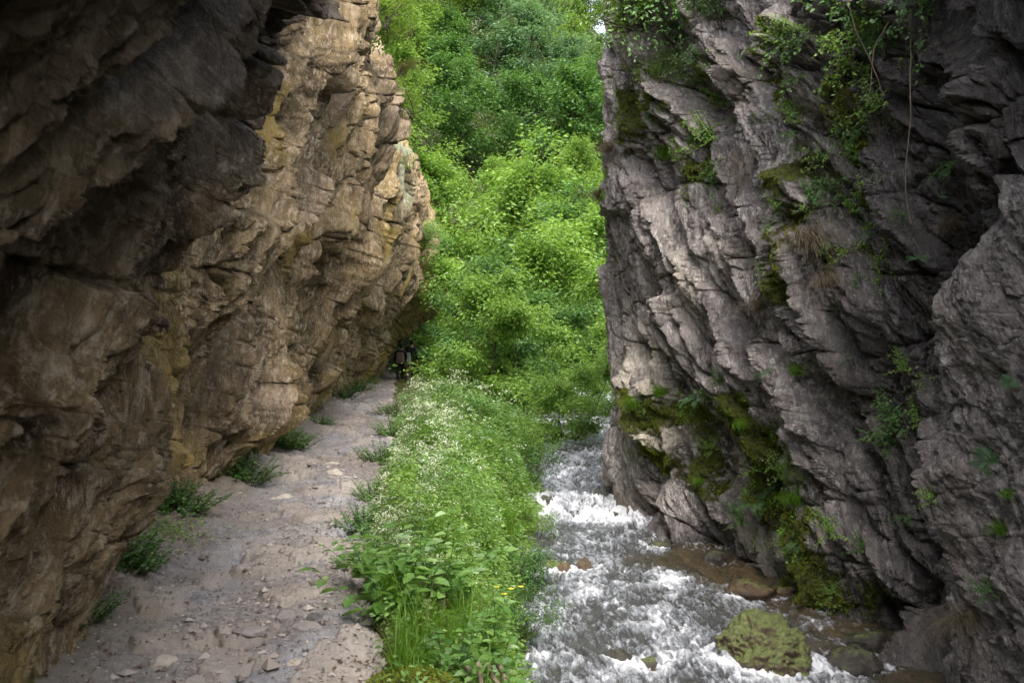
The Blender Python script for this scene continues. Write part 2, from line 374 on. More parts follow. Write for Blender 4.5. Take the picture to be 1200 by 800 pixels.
# ---------- bank between path and stream
ys2 = np.concatenate([np.linspace(-4, 1.9, 20), np.exp(np.linspace(math.log(2), math.log(60), 420))])
tt = np.linspace(0, 1, 90)
e0 = interp(PATH_EDGE, ys2) - .25; e1 = interp(WATER_EDGE, ys2) + .35
X = e0[:, None] + (e1 - e0)[:, None] * tt[None, :]; Y = np.repeat(ys2[:, None], 90, 1)
def bank_z(X, Y):
    a = interp(PATH_EDGE, Y); b = interp(WATER_EDGE, Y); t = (X - a) / (b - a)
    wz = water_z(Y)
    z = np.interp(t, [-.5, -.08, 0, .15, .55, .85, 1.0, 1.3], [-.25, -.12, -.02, .02, -.10, -.45, -1, -1.5])
    z = np.where(z < 0, -z * (wz - .02), z)
    return z + .06 * fbm(X * 2, Y * 1.4, 4, 520) + .03 * fbm(X * 9, Y * 9, 3, 521)
me = mesh_np('river_bank', np.stack([X, Y, bank_z(X, Y)], 2).reshape(-1, 3), grid_faces(*X.shape), True)
bank = link('river_bank', me); tag(bank, kind='structure')

# ---------- stream
ys3 = np.concatenate([np.linspace(-4, 6.3, 40)[:-1], np.exp(np.linspace(math.log(6.3), math.log(60), int(1000 * RES)))])
tt = np.linspace(0, 1, int(560 * RES))
e0 = interp(WATER_EDGE, ys3) - .5
e1 = interp([(-4, 5), (8, 4.8), (10, 4.7), (13, 3.9), (16, 2.9), (20, 3.8), (24, 7), (60, 12)], ys3)
X = e0[:, None] + (e1 - e0)[:, None] * tt[None, :]; Y = np.repeat(ys3[:, None], len(tt), 1)
BOULDERS = [  # x, y, rx, ry, rz, dz, seed
    (2.45, 9.6, .50, .42, .34, .03, 1), (2.80, 11.75, .34, .22, .20, .02, 2), (3.30, 11.9, .30, .2, .12, -.03, 3), (3.18, 9.35, .30, .24, .22, -.02, 4),
    (1.05, 9.6, .13, .12, .13, .0, 5), (1.30, 9.45, .14, .10, .10, .0, 6), (.52, 13.0, .16, .1, .13, -.01, 7), (.95, 13.05, .18, .12, .15, -.0, 8), (.68, 12.9, .1, .1, .12, 0, 9),
    (1.10, 16.45, .3, .2, .14, -.07, 10), (1.72, 16.25, .42, .2, .13, -.07, 11), (2.05, 14.2, .2, .14, .1, -.02, 12), (2.75, 13.4, .2, .18, .16, 0.0, 13), (.55, 16.7, .2, .2, .12, -.02, 14), (3.55, 9.9, .25, .22, .2, 0, 15), (1.95, 12.4, .22, .12, .09, -.03, 16)]
flow = .28 * fbm(X * .8, Y * .6, 3, 600) + .12 * fbm(X * 2.2, Y * 1.6, 2, 603)
wX = X + flow + .08 * fbm(X * 3, Y * 3, 3, 601); wY = Y + .12 * fbm(X * 2.5, Y * 2.5, 3, 602)
calm = .85 * np.clip(blob(X, Y, 3.2, 12.0, .6, 1.0) + blob(X, Y, 3.6, 9.3, .6, 1.4) + .8 * blob(X, Y, 2.6, 13.4, .5, 1.2) + .5 * blob(X, Y, 2.0, 13.2, .5, .4) + .9 * blob(X, Y, 1.9, 17.3, .6, .25), 0, 1)
steep = -(water_z2(X, Y - .15) - water_z2(X, Y + .15)) / .3
steep = np.clip(steep * 4, 0, 1)
r1 = fbm(wX * 1.5, wY * 1.0, 2, 610)
r2_ = fbm(wX * 4.2, wY * 2.0, 2, 611, ridged=True)
r3 = fbm(wX * 10, wY * 4.6, 3, 612, .6, ridged=True)
r4 = fbm(wX * 24, wY * 10, 2, 613, .6, ridged=True)
wav = (.06 * r1 + .050 * r2_ + .034 * r3 + .012 * r4) * (1 - .72 * calm)
wav = wav + .09 * steep * r3 + .05 * steep * r2_
foam = .25 + .30 * r1 + .30 * r2_ + .26 * r3 + .22 * steep - .75 * calm + .35 * fbm(X * .9, Y * .7, 3, 620)
Z = water_z2(X, Y) + wav
for (bx, by, rx, ry, rz, dz, sd) in BOULDERS:
    q = np.hypot((X - bx) / rx, (Y - by) / ry)
    foam = foam + .5 * np.exp(-((q - 1.15) / .16) ** 2) * sstep(.15, -.1, (Y - by) / 1 - .02 + .3 * noise2(X * 6, Y * 6, 9))
    dn = blob(X, Y, bx, by - ry * 2.0, rx * .9, ry * 1.6); foam = foam + .35 * dn
    Z = Z + .05 * rz / .2 * blob(X, Y, bx, by + ry * 1.1, rx, ry * .5) - .03 * dn
me = mesh_np('stream', np.stack([X, Y, Z], 2).reshape(-1, 3), grid_faces(*X.shape), True, {'foam': foam, 'calm': calm})
stream = link('stream', me); tag(stream, kind='structure')

# ---------- far slopes and the ground under everything
def hill_z(X, Y):
    z = -.6 + .74 * np.maximum(Y - 52, 0) * (1 - .16 * sstep(2, 12, X - (Y - 60) * .08))
    z = z + 1.9 * np.maximum(-5.2 - .02 * (Y - 46) - X, 0) * sstep(47, 51, Y) + 1.0 * np.maximum(X - 7, 0) * sstep(24, 34, Y) * sstep(75, 60, Y)
    z = z - .35 * np.maximum(Y - 104, 0) - 5 * sstep(5.5, 8.5, X - (Y - 90) * .05) * sstep(76, 92, Y)
    z = z + 2.2 * fbm(X * .09, Y * .09, 3, 700) * sstep(46, 60, Y) + .5 * fbm(X * .6, Y * .6, 4, 701) * sstep(44, 55, Y)
    z = z - 3.5 * blob(X, Y, 0.6, 84, 3, 5)
    return z
gx = np.linspace(-60, 60, 480); gy = np.concatenate([np.linspace(22, 47, 90)[:-1], np.linspace(47, 160, 480)])
X, Y = np.meshgrid(gx, gy, indexing='ij')
Z = hill_z(X, Y)
Z = Z - 2.2 * sstep(47, 44, Y) * 1.0
inleft = sstep(48, 46, Y) * sstep(-5.5, -8, X); Z = Z + inleft * 5.0
me = mesh_np('hillside', np.stack([X, Y, Z], 2).reshape(-1, 3), grid_faces(*X.shape), True)
hill = link('hillside', me); tag(hill, kind='structure')
g = np.array([[-900, -900, -3.2], [900, -900, -3.2], [900, 900, -3.2], [-900, 900, -3.2]], float)
ground = link('ground', mesh_np('ground', g, np.array([[0, 1, 2, 3]]), False)); tag(ground, kind='structure')
# ------------------------------------------------------------------ materials of the setting
def rock_mat(name, base, dark, light, stainc, palec, damp_shade_k=.62, damp_shade_c=(.018, .016, .015)):
    k = NT(name)
    comb = k.n('ShaderNodeCombineXYZ', inp={'X': k.attr('bu'), 'Y': k.math('MULTIPLY', k.attr('bb'), 4.0), 'Z': k.math('MULTIPLY', k.n('ShaderNodeSeparateXYZ', inp={0: k.pos()}).outputs[0], 2.2)})
    bv = comb.outputs[0]
    p = k.pos()
    n1 = k.noise(p, .9, 5, .6); n2 = k.noise(bv, 1.6, 8, .72, .6); n3 = k.noise(p, 9, 8, .7); n4 = k.noise(bv, 7, 8, .78, .4)
    def wv(amt, sc):
        nz = k.n('ShaderNodeTexNoise', inp={'Vector': p, 'Scale': sc, 'Detail': 4.0})
        sb = k.n('ShaderNodeVectorMath', operation='SCALE', inp={0: nz.outputs['Color'], 'Scale': amt})
        return k.n('ShaderNodeVectorMath', operation='ADD', inp={0: bv, 1: sb.outputs[0]}).outputs[0]
    va = k.n('ShaderNodeTexVoronoi', inp={'Vector': wv(.5, 2.5), 'Scale': 3.4}); vb = k.n('ShaderNodeTexVoronoi', inp={'Vector': wv(.25, 6), 'Scale': 10.0})
    ve = k.n('ShaderNodeTexVoronoi', feature='DISTANCE_TO_EDGE', inp={'Vector': wv(.5, 2.5), 'Scale': 3.4}); vf = k.n('ShaderNodeTexVoronoi', feature='DISTANCE_TO_EDGE', inp={'Vector': wv(.25, 6), 'Scale': 10.0})
    ca = k.n('ShaderNodeSeparateColor', inp={0: va.outputs['Color']}); cb = k.n('ShaderNodeSeparateColor', inp={0: vb.outputs['Color']})
    c = k.mix(k.ramp(n2, [(.40, 0.), (.60, 1.)]), dark, base)
    c = k.mix(k.ramp(ca.outputs[0], [(.4, 0.), (1., .3)]), c, dark)
    c = k.mix(k.ramp(cb.outputs[0], [(.7, 0.), (1., .25)]), c, light)
    c = k.mix(k.ramp(n4, [(.50, 0.), (.62, .85)]), c, light)
    c = k.mix(k.ramp(n1, [(.4, 0.), (.65, .6)]), c, tuple(x * .5 for x in base))
    c = k.mix(k.math('MULTIPLY', k.attr('stain'), k.ramp(n3, [(.3, .25), (.6, .9)])), c, stainc)
    c = k.mix(k.math('MULTIPLY', k.attr('pale'), k.ramp(n4, [(.3, .5), (.6, 1.)])), c, palec)
    c = k.mix(k.math('MULTIPLY', k.attr('mint'), .9), c, (.30, .38, .25))
    c = k.mix(k.math('MULTIPLY', k.attr('damp'), damp_shade_k), c, damp_shade_c)  # damp and painted shade both darken the rock colour
    ed = k.math('MULTIPLY', k.ramp(ve.outputs[0], [(0, .55), (.05, 1.)]), k.ramp(vf.outputs[0], [(0, .7), (.06, 1.)]))
    c = k.mix(.35, c, ed, 'MULTIPLY')
    # speckle of lichen
    vo = k.noise(p, 26, 3, .6)
    c = k.mix(k.ramp(vo, [(.60, 0.), (.75, .22)]), c, light)
    mm = k.ramp(k.math('MULTIPLY', k.attr('moss'), k.math('SUBTRACT', k.math('MULTIPLY', k.noise(p, 7, 9, .8), 1.9), .22)), [(.50, 0.), (.62, 1.)])
    mc = k.mix(k.ramp(k.noise(p, 18, 6, .8), [(.38, 0.), (.62, 1.)]), (.022, .034, .006), (.25, .27, .03))
    c = k.mix(mm, c, mc)
    hgt = k.math('ADD', k.math('MULTIPLY', k.noise(bv, 5, 10, .72, .5), 1.0), k.math('MULTIPLY', k.noise(p, 22, 8, .7), .5))
    hgt = k.math('ADD', hgt, k.math('MULTIPLY', k.math('MULTIPLY', mm, k.noise(p, 40, 4, .8)), 3.0))
    hgt = k.math('ADD', hgt, k.math('ADD', k.math('MULTIPLY', ca.outputs[1], .9), k.math('MULTIPLY', cb.outputs[1], .45)))
    hgt = k.math('ADD', hgt, k.math('MULTIPLY', ed, .22))
    nb = k.bump(hgt, 1.0, .06)
    rg = k.math('SUBTRACT', k.ramp(n3, [(.3, .62), (.7, .9)]), k.math('MULTIPLY', k.attr('damp'), .12))  # 'damp' holds painted shade as well as damp
    return k.done(k.bsdf(c, rg, nb, .35))
M = {}
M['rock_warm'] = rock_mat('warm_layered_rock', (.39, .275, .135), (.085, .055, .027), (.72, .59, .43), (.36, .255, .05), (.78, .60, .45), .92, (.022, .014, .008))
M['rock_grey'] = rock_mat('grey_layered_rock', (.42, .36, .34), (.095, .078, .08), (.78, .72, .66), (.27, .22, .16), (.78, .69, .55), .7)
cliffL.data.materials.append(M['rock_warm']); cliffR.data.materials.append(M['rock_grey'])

k = NT('trodden_stony_earth')
p = k.pos()
n1 = k.noise(p, 1.3, 6, .65); n2 = k.noise(p, 7, 8, .7); n3 = k.noise(p, 45, 6, .75)
vor = k.n('ShaderNodeTexVoronoi', inp={'Vector': p, 'Scale': 38.0}); vc = vor.outputs['Color']
vsep = k.n('ShaderNodeSeparateColor', inp={0: vc})
c = k.mix(k.ramp(n2, [(.3, 0.), (.7, 1.)]), (.13, .118, .112), (.295, .272, .26))
c = k.mix(k.ramp(vsep.outputs[0], [(.5, 0.), (1, .6)]), c, (.40, .34, .30))
c = k.mix(k.ramp(vsep.outputs[1], [(.75, 0.), (.9, .5)]), c, (.07, .05, .04))
rk = k.mix(k.ramp(n2, [(.3, 0.), (.65, 1.)]), (.11, .115, .14), (.36, .35, .355))
rk = k.mix(k.ramp(n1, [(.45, 0.), (.62, .8)]), rk, (.27, .24, .20))
c = k.mix(k.math('MULTIPLY', k.attr('slab'), k.ramp(n1, [(.2, .6), (.5, 1.)])), c, rk)
c = k.mix(k.math('MULTIPLY', k.attr('stone'), .65), c, k.mix(n2, (.20, .17, .15), (.48, .41, .34)))
c = k.mix(k.math('MULTIPLY', k.attr('wear'), .45), c, (.105, .082, .078))
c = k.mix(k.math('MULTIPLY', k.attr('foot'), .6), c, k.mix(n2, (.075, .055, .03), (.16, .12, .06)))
h_ = k.math('ADD', k.math('MULTIPLY', n2, .6), k.math('ADD', k.math('MULTIPLY', n3, .45), k.math('MULTIPLY', vor.outputs['Distance'], -.35)))
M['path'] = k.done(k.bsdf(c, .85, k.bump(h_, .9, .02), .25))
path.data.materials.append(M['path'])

k = NT('dark_bank_soil')
p = k.pos(); n1 = k.noise(p, 3, 8, .7); n2 = k.noise(p, 20, 6, .7)
c = k.mix(k.ramp(n1, [(.35, 0.), (.65, 1.)]), (.035, .028, .016), (.075, .085, .020))
M['soil'] = k.done(k.bsdf(k.mix(k.ramp(n2, [(.5, 0.), (.8, .6)]), c, (.16, .12, .07)), .95, k.bump(n2, .8, .04), .1))
bank.data.materials.append(M['soil'])
k = NT('wooded_slope_soil')
p = k.pos(); n1 = k.noise(p, .35, 8, .7); n2 = k.noise(p, 3, 8, .7)
c = k.mix(k.ramp(n2, [(.35, 0.), (.65, 1.)]), (.03, .04, .012), (.08, .11, .025))
c = k.mix(k.ramp(n1, [(.52, 0.), (.60, 1.)]), c, k.mix(n2, (.12, .10, .08), (.42, .36, .31)))
M['slope'] = k.done(k.bsdf(c, .95, k.bump(n2, 1., .6), .1))
hill.data.materials.append(M['slope']); ground.data.materials.append(M['slope'])

k = NT('rushing_water')
g = k.n('ShaderNodeNewGeometry').outputs['Position']
mp = k.n('ShaderNodeMapping', inp={'Vector': g, 'Scale': (1.0, .30, 1.0)}).outputs[0]
nA = k.noise(mp, 9, 8, .72, 1.3); nB = k.noise(mp, 26, 6, .75, .8); nC = k.noise(mp, 3.0, 5, .6, .8)
f = k.math('ADD', k.attr('foam'), k.math('ADD', k.math('MULTIPLY', k.math('SUBTRACT', nA, .5), 1.9), k.math('MULTIPLY', k.math('SUBTRACT', nB, .5), .8)))
fm = k.ramp(f, [(.22, 0.), (.36, .55), (.70, 1.)])
rg = k.n('ShaderNodeTexNoise', inp={'Vector': mp, 'Scale': 7.0, 'Detail': 6.0, 'Roughness': .6, 'Distortion': 1.6}); rg.noise_type = 'RIDGED_MULTIFRACTAL'
rgf = k.ramp(rg.outputs['Fac'], [(.1, 0.), (1.0, 1.)])
f2 = k.math('ADD', f, k.math('MULTIPLY', k.math('SUBTRACT', rgf, .45), .9))
fm = k.ramp(f2, [(-.1, 0.), (.26, .38), (.74, 1.)])
deep = k.mix(k.ramp(nC, [(.35, 0.), (.65, 1.)]), (.030, .028, .016), (.10, .065, .030))
deep = k.mix(k.ramp(k.attr('calm'), [(0., 1.), (.5, .0)]), deep, k.mix(nA, (.012, .013, .012), (.10, .10, .095)))
hb = k.math('ADD', k.math('MULTIPLY', nA, 1.0), k.math('ADD', k.math('MULTIPLY', nB, .45), k.math('MULTIPLY', rgf, .5)))
wat = k.bsdf(deep, .06, k.bump(hb, 1.0, .04), 1.0, IOR=1.45)
wht = k.bsdf(k.mix(k.ramp(f2, [(.15, 0.), (.75, 1.)]), (.36, .39, .46), (.90, .90, .94)), .28, k.bump(hb, 1.0, .04), .6)
ms = k.n('ShaderNodeMixShader', inp={0: fm, 1: wat, 2: wht})
M['water'] = k.done(ms.outputs[0])
stream.data.materials.append(M['water'])
# ------------------------------------------------------------------ leaf and wood builders
def leaf_mat(name, c1, c2, trans=.35, rough=.45, hue=0.0):
    k = NT(name)
    g = k.n('ShaderNodeNewGeometry'); r = g.outputs['Random Per Island']
    oi = k.n('ShaderNodeObjectInfo')
    n = k.noise(k.pos(), 1.4, 5, .65)
    c = k.mix(r, c1, c2)
    c = k.mix(k.ramp(n, [(.35, 0.), (.65, .55)]), c, tuple(x * .45 for x in c1))
    c = k.mix(k.ramp(r, [(.95, 0.), (1., .35)]), c, (c2[0] * 1.6, c2[1] * 1.15, c2[2] * 1.2))
    b = k.bsdf(c, rough, None, .45)
    tr = k.n('ShaderNodeBsdfTranslucent', inp={'Color': k.mix(.5, c, (c2[0] * 1.9, c2[1] * 1.9, c2[2] * .8), 'MIX')})
    ms = k.n('ShaderNodeMixShader', inp={0: trans, 1: b, 2: tr.outputs[0]})
    return k.done(ms.outputs[0])
M['leaf_bright'] = leaf_mat('bright_spring_leaf', (.11, .23, .035), (.30, .46, .10), .36)
M['leaf_yellow'] = leaf_mat('yellow_green_leaf', (.11, .22, .03), (.26, .40, .08), .33)
M['leaf_mid'] = leaf_mat('mid_green_leaf', (.05, .13, .03), (.14, .28, .06), .3)
M['leaf_dark'] = leaf_mat('dark_green_leaf', (.035, .085, .025), (.08, .17, .05), .25)
M['leaf_under'] = leaf_mat('undergrowth_leaf', (.025, .07, .018), (.09, .19, .04), .25)
M['leaf_blue'] = leaf_mat('bluish_green_leaf', (.08, .17, .08), (.18, .31, .15), .35)  # paled to put distance haze into the leaf colour
M['leaf_herb'] = leaf_mat('fresh_herb_leaf', (.075, .185, .035), (.23, .38, .10), .33, .38)
M['leaf_grey'] = leaf_mat('pale_green_leaf', (.14, .20, .09), (.24, .30, .15), .3)
M['grass'] = leaf_mat('grass_blade', (.09, .21, .015), (.20, .36, .03), .35)
M['dry'] = leaf_mat('dry_grass', (.10, .075, .05), (.22, .17, .11), .2, .8)
M['petal'] = leaf_mat('white_petal', (.48, .56, .36), (.80, .83, .70), .3)
M['yellow'] = leaf_mat('yellow_petal', (.65, .55, .03), (.8, .7, .05), .2)
M['litter'] = leaf_mat('fallen_brown_leaf', (.05, .025, .015), (.16, .085, .05), .1, .8)
M['moss'] = leaf_mat('moss_tuft', (.10, .13, .01), (.30, .33, .03), .25, .9)
k = NT('bark'); p = k.pos((1, 1, .3)); n = k.noise(p, 18, 6, .7)
M['bark'] = k.done(k.bsdf(k.mix(n, (.035, .027, .02), (.12, .095, .075)), .9, k.bump(n, .8, .02), .2))
k = NT('pale_root'); p = k.pos((1, 1, .3)); n = k.noise(p, 18, 6, .7)
M['root'] = k.done(k.bsdf(k.mix(n, (.10, .075, .05), (.25, .20, .15)), .9, None, .2))

def unit(a): return a / (np.linalg.norm(a, axis=-1, keepdims=True) + 1e-9)
def bake_leaves(P, T, U, L, W, fold=.25, droop=.12):
    """one folded six-point leaf per row: base, shoulders, tip"""
    n = len(P); T = unit(T); U = unit(U - (U * T).sum(1, keepdims=True) * T); R = np.cross(T, U)
    L = np.broadcast_to(L, (n,))[:, None]; W = np.broadcast_to(W, (n,))[:, None]
    f = fold
    base = P; tip = P + T * L - U * L * droop
    r1 = P + T * L * .30 + R * W * .46 + U * W * f * .5; r2 = P + T * L * .68 + R * W * .36 + U * W * f * .4 - U * L * droop * .4
    l1 = P + T * L * .30 - R * W * .46 + U * W * f * .5; l2 = P + T * L * .68 - R * W * .36 + U * W * f * .4 - U * L * droop * .4
    V = np.stack([base, r1, r2, tip, l2, l1], 1).reshape(-1, 3)
    b = (np.arange(n) * 6)[:, None]
    F = np.concatenate([b + np.array([[0, 1, 2, 3]]), b + np.array([[0, 3, 4, 5]])], 1).reshape(-1, 4)
    return V, F
def rand_dirs(n, flat=1.0, r=None):
    r = r or rng
    a = r.uniform(0, 2 * PI, n); z = r.normal(0, .35, n) * flat
    return unit(np.stack([np.cos(a), np.sin(a), z], 1))
def tubes(lines, sides=5):
    """lines: list of (points (n,3), radii (n,))"""
    Vs, Fs, o = [], [], 0
    for pts, rad in lines:
        pts = np.asarray(pts, float); rad = np.asarray(rad, float); n = len(pts)
        T = unit(np.gradient(pts, axis=0)); ref = np.array([0.3, 0.9, 0.2]); A = unit(np.cross(T, ref)); B = np.cross(T, A)
        an = np.linspace(0, 2 * PI, sides, endpoint=False)
        ring = pts[:, None] + rad[:, None, None] * (np.cos(an)[None, :, None] * A[:, None] + np.sin(an)[None, :, None] * B[:, None])
        Vs.append(ring.reshape(-1, 3))
        i = np.arange(n - 1)[:, None]; j = np.arange(sides)[None, :]; j2 = (j + 1) % sides
        Fs.append(np.stack([o + i * sides + j, o + i * sides + j2, o + (i + 1) * sides + j2, o + (i + 1) * sides + j], 2).reshape(-1, 4)); o += n * sides
    return np.concatenate(Vs), np.concatenate(Fs)
def curve(p0, d, L, n=6, wob=.15, up=0.0, r=None):
    r = r or rng; pts = [np.array(p0, float)]; d = np.array(d, float); d /= np.linalg.norm(d)
    for i in range(n):
        d = d + r.normal(0, wob, 3) * .5 + np.array([0, 0, up]); d /= np.linalg.norm(d)
        pts.append(pts[-1] + d * L / n)
    return np.array(pts)

def tree_meshes(seed, h=6, spread=2.2, n_leaf=9000, leaf=.11, trunk_r=.06, lean=.15, low=.2, flat=.35, clump=.45, stems=1, jit=.35):
    r = np.random.default_rng(seed); wood = []; Pl, Tl, Ul = [], [], []
    sprays = []
    for st in range(stems):
        d0 = np.array([r.normal(0, lean), r.normal(0, lean), 1.0]) + (r.normal(0, .35, 3) * np.array([1, 1, 0]) if stems > 1 else 0)
        tr = curve((r.normal(0, .05), r.normal(0, .05), -.25), d0, h * .92, 12, .16, .05, r)
        wood.append((tr, np.linspace(trunk_r, trunk_r * .18, 13)))
        nl = int(15 / stems ** .5)
        for i in range(nl):
            t = low + (1 - low) * (i + r.uniform(0, .8)) / nl; t = min(t, .98)
            f = t * 12; a = int(f); p = tr[a] + (tr[min(a + 1, 12)] - tr[a]) * (f - a)
            ang = i * 2.4 + r.uniform(-.5, .5)
            Ln = spread * (1.08 - .68 * t ** 1.6) * r.uniform(.45, 1.35) * (.55 + .45 * min(1, (t - low) * 4 + .5))
            dr = np.array([math.cos(ang), math.sin(ang), r.uniform(.15, .7) + .7 * t * t])
            lb_ = curve(p, dr, Ln, 7, .22, -.01, r); wood.append((lb_, np.linspace(trunk_r * .42 * (1.1 - .6 * t), trunk_r * .07, 8)))
            for q in range(5):
                m = 2 + q; dd = (lb_[m] - lb_[m - 1]); dd = dd / np.linalg.norm(dd)
                side = np.cross(dd, [0, 0, 1]) * (1 if q % 2 else -1)
                tw = curve(lb_[m], dd * .6 + side * .9 + np.array([0, 0, .1]), Ln * .42 * r.uniform(.6, 1.2), 4, .2, 0, r)
                wood.append((tw, np.linspace(trunk_r * .12, trunk_r * .03, 5)))
                sprays.append(tw)
            sprays.append(lb_[4:])
    per = max(4, n_leaf // len(sprays))
    for s_ in sprays:
        m = int(per * 1.25 * r.uniform(.25, 1.9))
        t = r.uniform(0, 1, m) * (len(s_) - 1.001); a = t.astype(int); f = (t - a)[:, None]
        c = s_[a] * (1 - f) + s_[a + 1] * f
        off = r.normal(0, 1, (m, 3)) * np.array([clump, clump, clump * flat])
        c = c + off * .6
        Pl.append(c); out = off * np.array([1, 1, .3]) + r.normal(0, .25, (m, 3)) * clump + np.array([0, 0, -.25 * clump])
        Tl.append(out); Ul.append(np.array([0, 0, 1.0]) + r.normal(0, jit, (m, 3)))
    P_ = np.concatenate(Pl); T_ = np.concatenate(Tl); U_ = np.concatenate(Ul)
    g_ = fbm(P_[:, 0] * 3.2 / spread + P_[:, 2] * 1.1 / spread, P_[:, 1] * 3.2 / spread - P_[:, 2] * 2.2 / spread, 3, seed + 900)
    kp = g_ > -.09 + .1 * r.normal(0, 1, len(P_)); P_, T_, U_ = P_[kp], T_[kp], U_[kp]
    L_ = leaf * r.uniform(.6, 1.25, len(P_))
    V, F = bake_leaves(P_, T_, U_, L_, L_ * .62, .2, .15)
    return mesh_np('crown', V, F, False), mesh_np('trunk', *tubes(wood, 5), True)
def place_tree(meshes, mat, loc, scale, rz, label, group=None, name='tree', sz=None):
    e = empty(name, loc, rz); e.scale = (scale, scale, sz or scale)
    cr_, tk = meshes
    key = (cr_.name, mat.name)
    if key not in TREEMESH:
        q = cr_.copy(); q.materials.clear(); q.materials.append(mat); TREEMESH[key] = q
        if not tk.materials: tk.materials.append(M['bark'])
    c = D.objects.new('crown', TREEMESH[key]); COL.objects.link(c); c.parent = e
    t = D.objects.new('trunk', tk); COL.objects.link(t); t.parent = e
    tag(e, label, 'tree' if name != 'shrub' else 'shrub', group); return e
TREEMESH = {}
near1 = tree_meshes(1, 5, 2.3, 19000, .12, .055, .15, .18, .8, .34, 1, .5)
near2 = tree_meshes(2, 5, 2.2, 17000, .12, .045, .25, .12, .8, .36, 3, .5)
near3 = tree_meshes(3, 5, 2.5, 18000, .125, .05, .2, .15, .7, .38, 2, .5)
far1 = tree_meshes(11, 8, 3.2, 13000, .19, .13, .1, .15, .8, .6, 1, .6)
far2 = tree_meshes(12, 8, 3.6, 13000, .20, .13, .2, .12, .7, .65, 1, .6)
far3 = tree_meshes(13, 9, 2.6, 12000, .18, .12, .08, .1, .6, .6, 1, .6)
shrub1 = tree_meshes(21, 2, 1.1, 4200, .085, .025, .3, .05, .5, .3, 5)
shrub2 = tree_meshes(22, 2, 1.3, 4200, .10, .025, .35, .05, .4, .35, 6)
G1 = 'young trees leaning over the stream'
TREES = [
    (near1, 'leaf_bright', -.65, 25.5, -.35, .78, 0.3, 'bright green young tree with a thin dark trunk between the path and the stream', None),
    (near2, 'leaf_bright', .95, 22.3, -1.0, .5, 1.2, 'low bright bush whose leaves hang over the white water', G1),
    (near3, 'leaf_mid', 1.25, 29.0, -.8, .78, 2.2, 'mid green tree closing the stream behind the low bright bush', G1),
    (near3, 'leaf_bright', 2.5, 27.5, -.8, .75, 0.2, 'bright green tree squeezed against the far corner of the grey rock wall', G1),
    (near1, 'leaf_mid', 0.1, 31.5, -.6, 1.0, 2.0, 'rounded green tree right behind the tree with the thin dark trunk', G1),
    (near2, 'leaf_bright', -.2, 33.5, -.4, .8, 2.9, 'bright green many-stemmed tree beside the path, left of the thin dark trunk', G1),
    (near1, 'leaf_bright', 1.9, 35, -.4, 1.25, 1.1, 'taller bright tree over the stream near the grey rock corner', G1),
    (near3, 'leaf_bright', -.2, 38.5, -.2, 1.12, 4.1, 'tall bright tree in the middle of the gap with layered branches', None),
    (near2, 'leaf_mid', -2.3, 47.5, 0, .8, 5.1, 'dark green bushy tree right of the two walkers', None),
    (near3, 'leaf_mid', -6.2, 53, 0.2, 1.2, .5, 'green tree seen under the rock overhang behind the two walkers', None),
    (near1, 'leaf_bright', -4.3, 51, 0.2, 1.05, 3.5, 'bright tree whose crown shows just right of the overhanging lip', None),
    (near1, 'leaf_bright', 3.6, 43, 0.2, 1.7, 5.0, 'tall bright tree half hidden by the edge of the grey rock wall', None),
    (far2, 'leaf_mid', .8, 48, .2, .95, 1.0, 'broad mid green tree in the middle of the gap above the layered tree', None),
    (far1, 'leaf_bright', -2.6, 53, .8, .95, 2.0, 'bright tree with a rounded head left of the middle of the gap', None),
    (far2, 'leaf_bright', 3.3, 55, 1.5, 1.0, 3.0, 'bright spreading tree at the right side of the gap, below the blue-green tree', None),
    (far3, 'leaf_mid', 5.2, 52, 1.5, 1.25, 4.0, 'narrow dark topped tree beside the grey wall halfway up the gap', None),
    (far1, 'leaf_yellow', .6, 60, 4.5, .85, 5.0, 'yellow-green tree below the brown hollow in the slope', None),
    (far2, 'leaf_blue', 1.8, 84, 20.0, 1.45, 0.7, 'large blue-green tree spreading above the brown hollow', None),
    (far3, 'leaf_blue', -1.8, 88, 22.0, 1.3, 1.7, 'tall blue-green tree at the top of the gap, left of the large one', None),
    (far1, 'leaf_blue', 4.9, 80, 15.5, .85, 2.7, 'small blue-green tree right of and below the large spreading one', None),
]
for (ms_, mt, x, y, z, s_, rz, lab, grp) in TREES:
    zz = z if y < 47 else float(hill_z(np.array(x), np.array(y))) - .3
    place_tree(ms_, M[mt], (x, y, zz), s_, rz, lab, grp)
r = np.random.default_rng(5)
# the wooded slope: tall trees, each standing on the slope
kinds = [('leaf_bright', 'bright green'), ('leaf_yellow', 'yellow-green'), ('leaf_mid', 'mid green')]
n_ = 0
for row, y in enumerate((57, 63, 69, 75, 82, 90, 97, 104)):
    for x in np.arange(-8 - y * .02, 11, 4.3 + row * .2):
        xx = x + r.uniform(-1, 1); yy = y + r.uniform(-2, 2)
        if abs(xx) > yy * .125 + 5: continue
        if 72 < yy < 90 and -2.2 < xx < 4.2: continue
        mk, mc = kinds[int(r.integers(0, 3)) if row > 1 else int(r.integers(0, 2))]
        place_tree([far1, far2, far3][int(r.integers(0, 3))], M[mk], (xx, yy, float(hill_z(np.array(xx), np.array(yy))) - .3), r.uniform(.65, 1.25), r.uniform(0, 6),
                   mc + ' tree among the wooded slope filling the back of the gap', mc + ' trees of the wooded slope')
        n_ += 1
print('slope trees', n_)
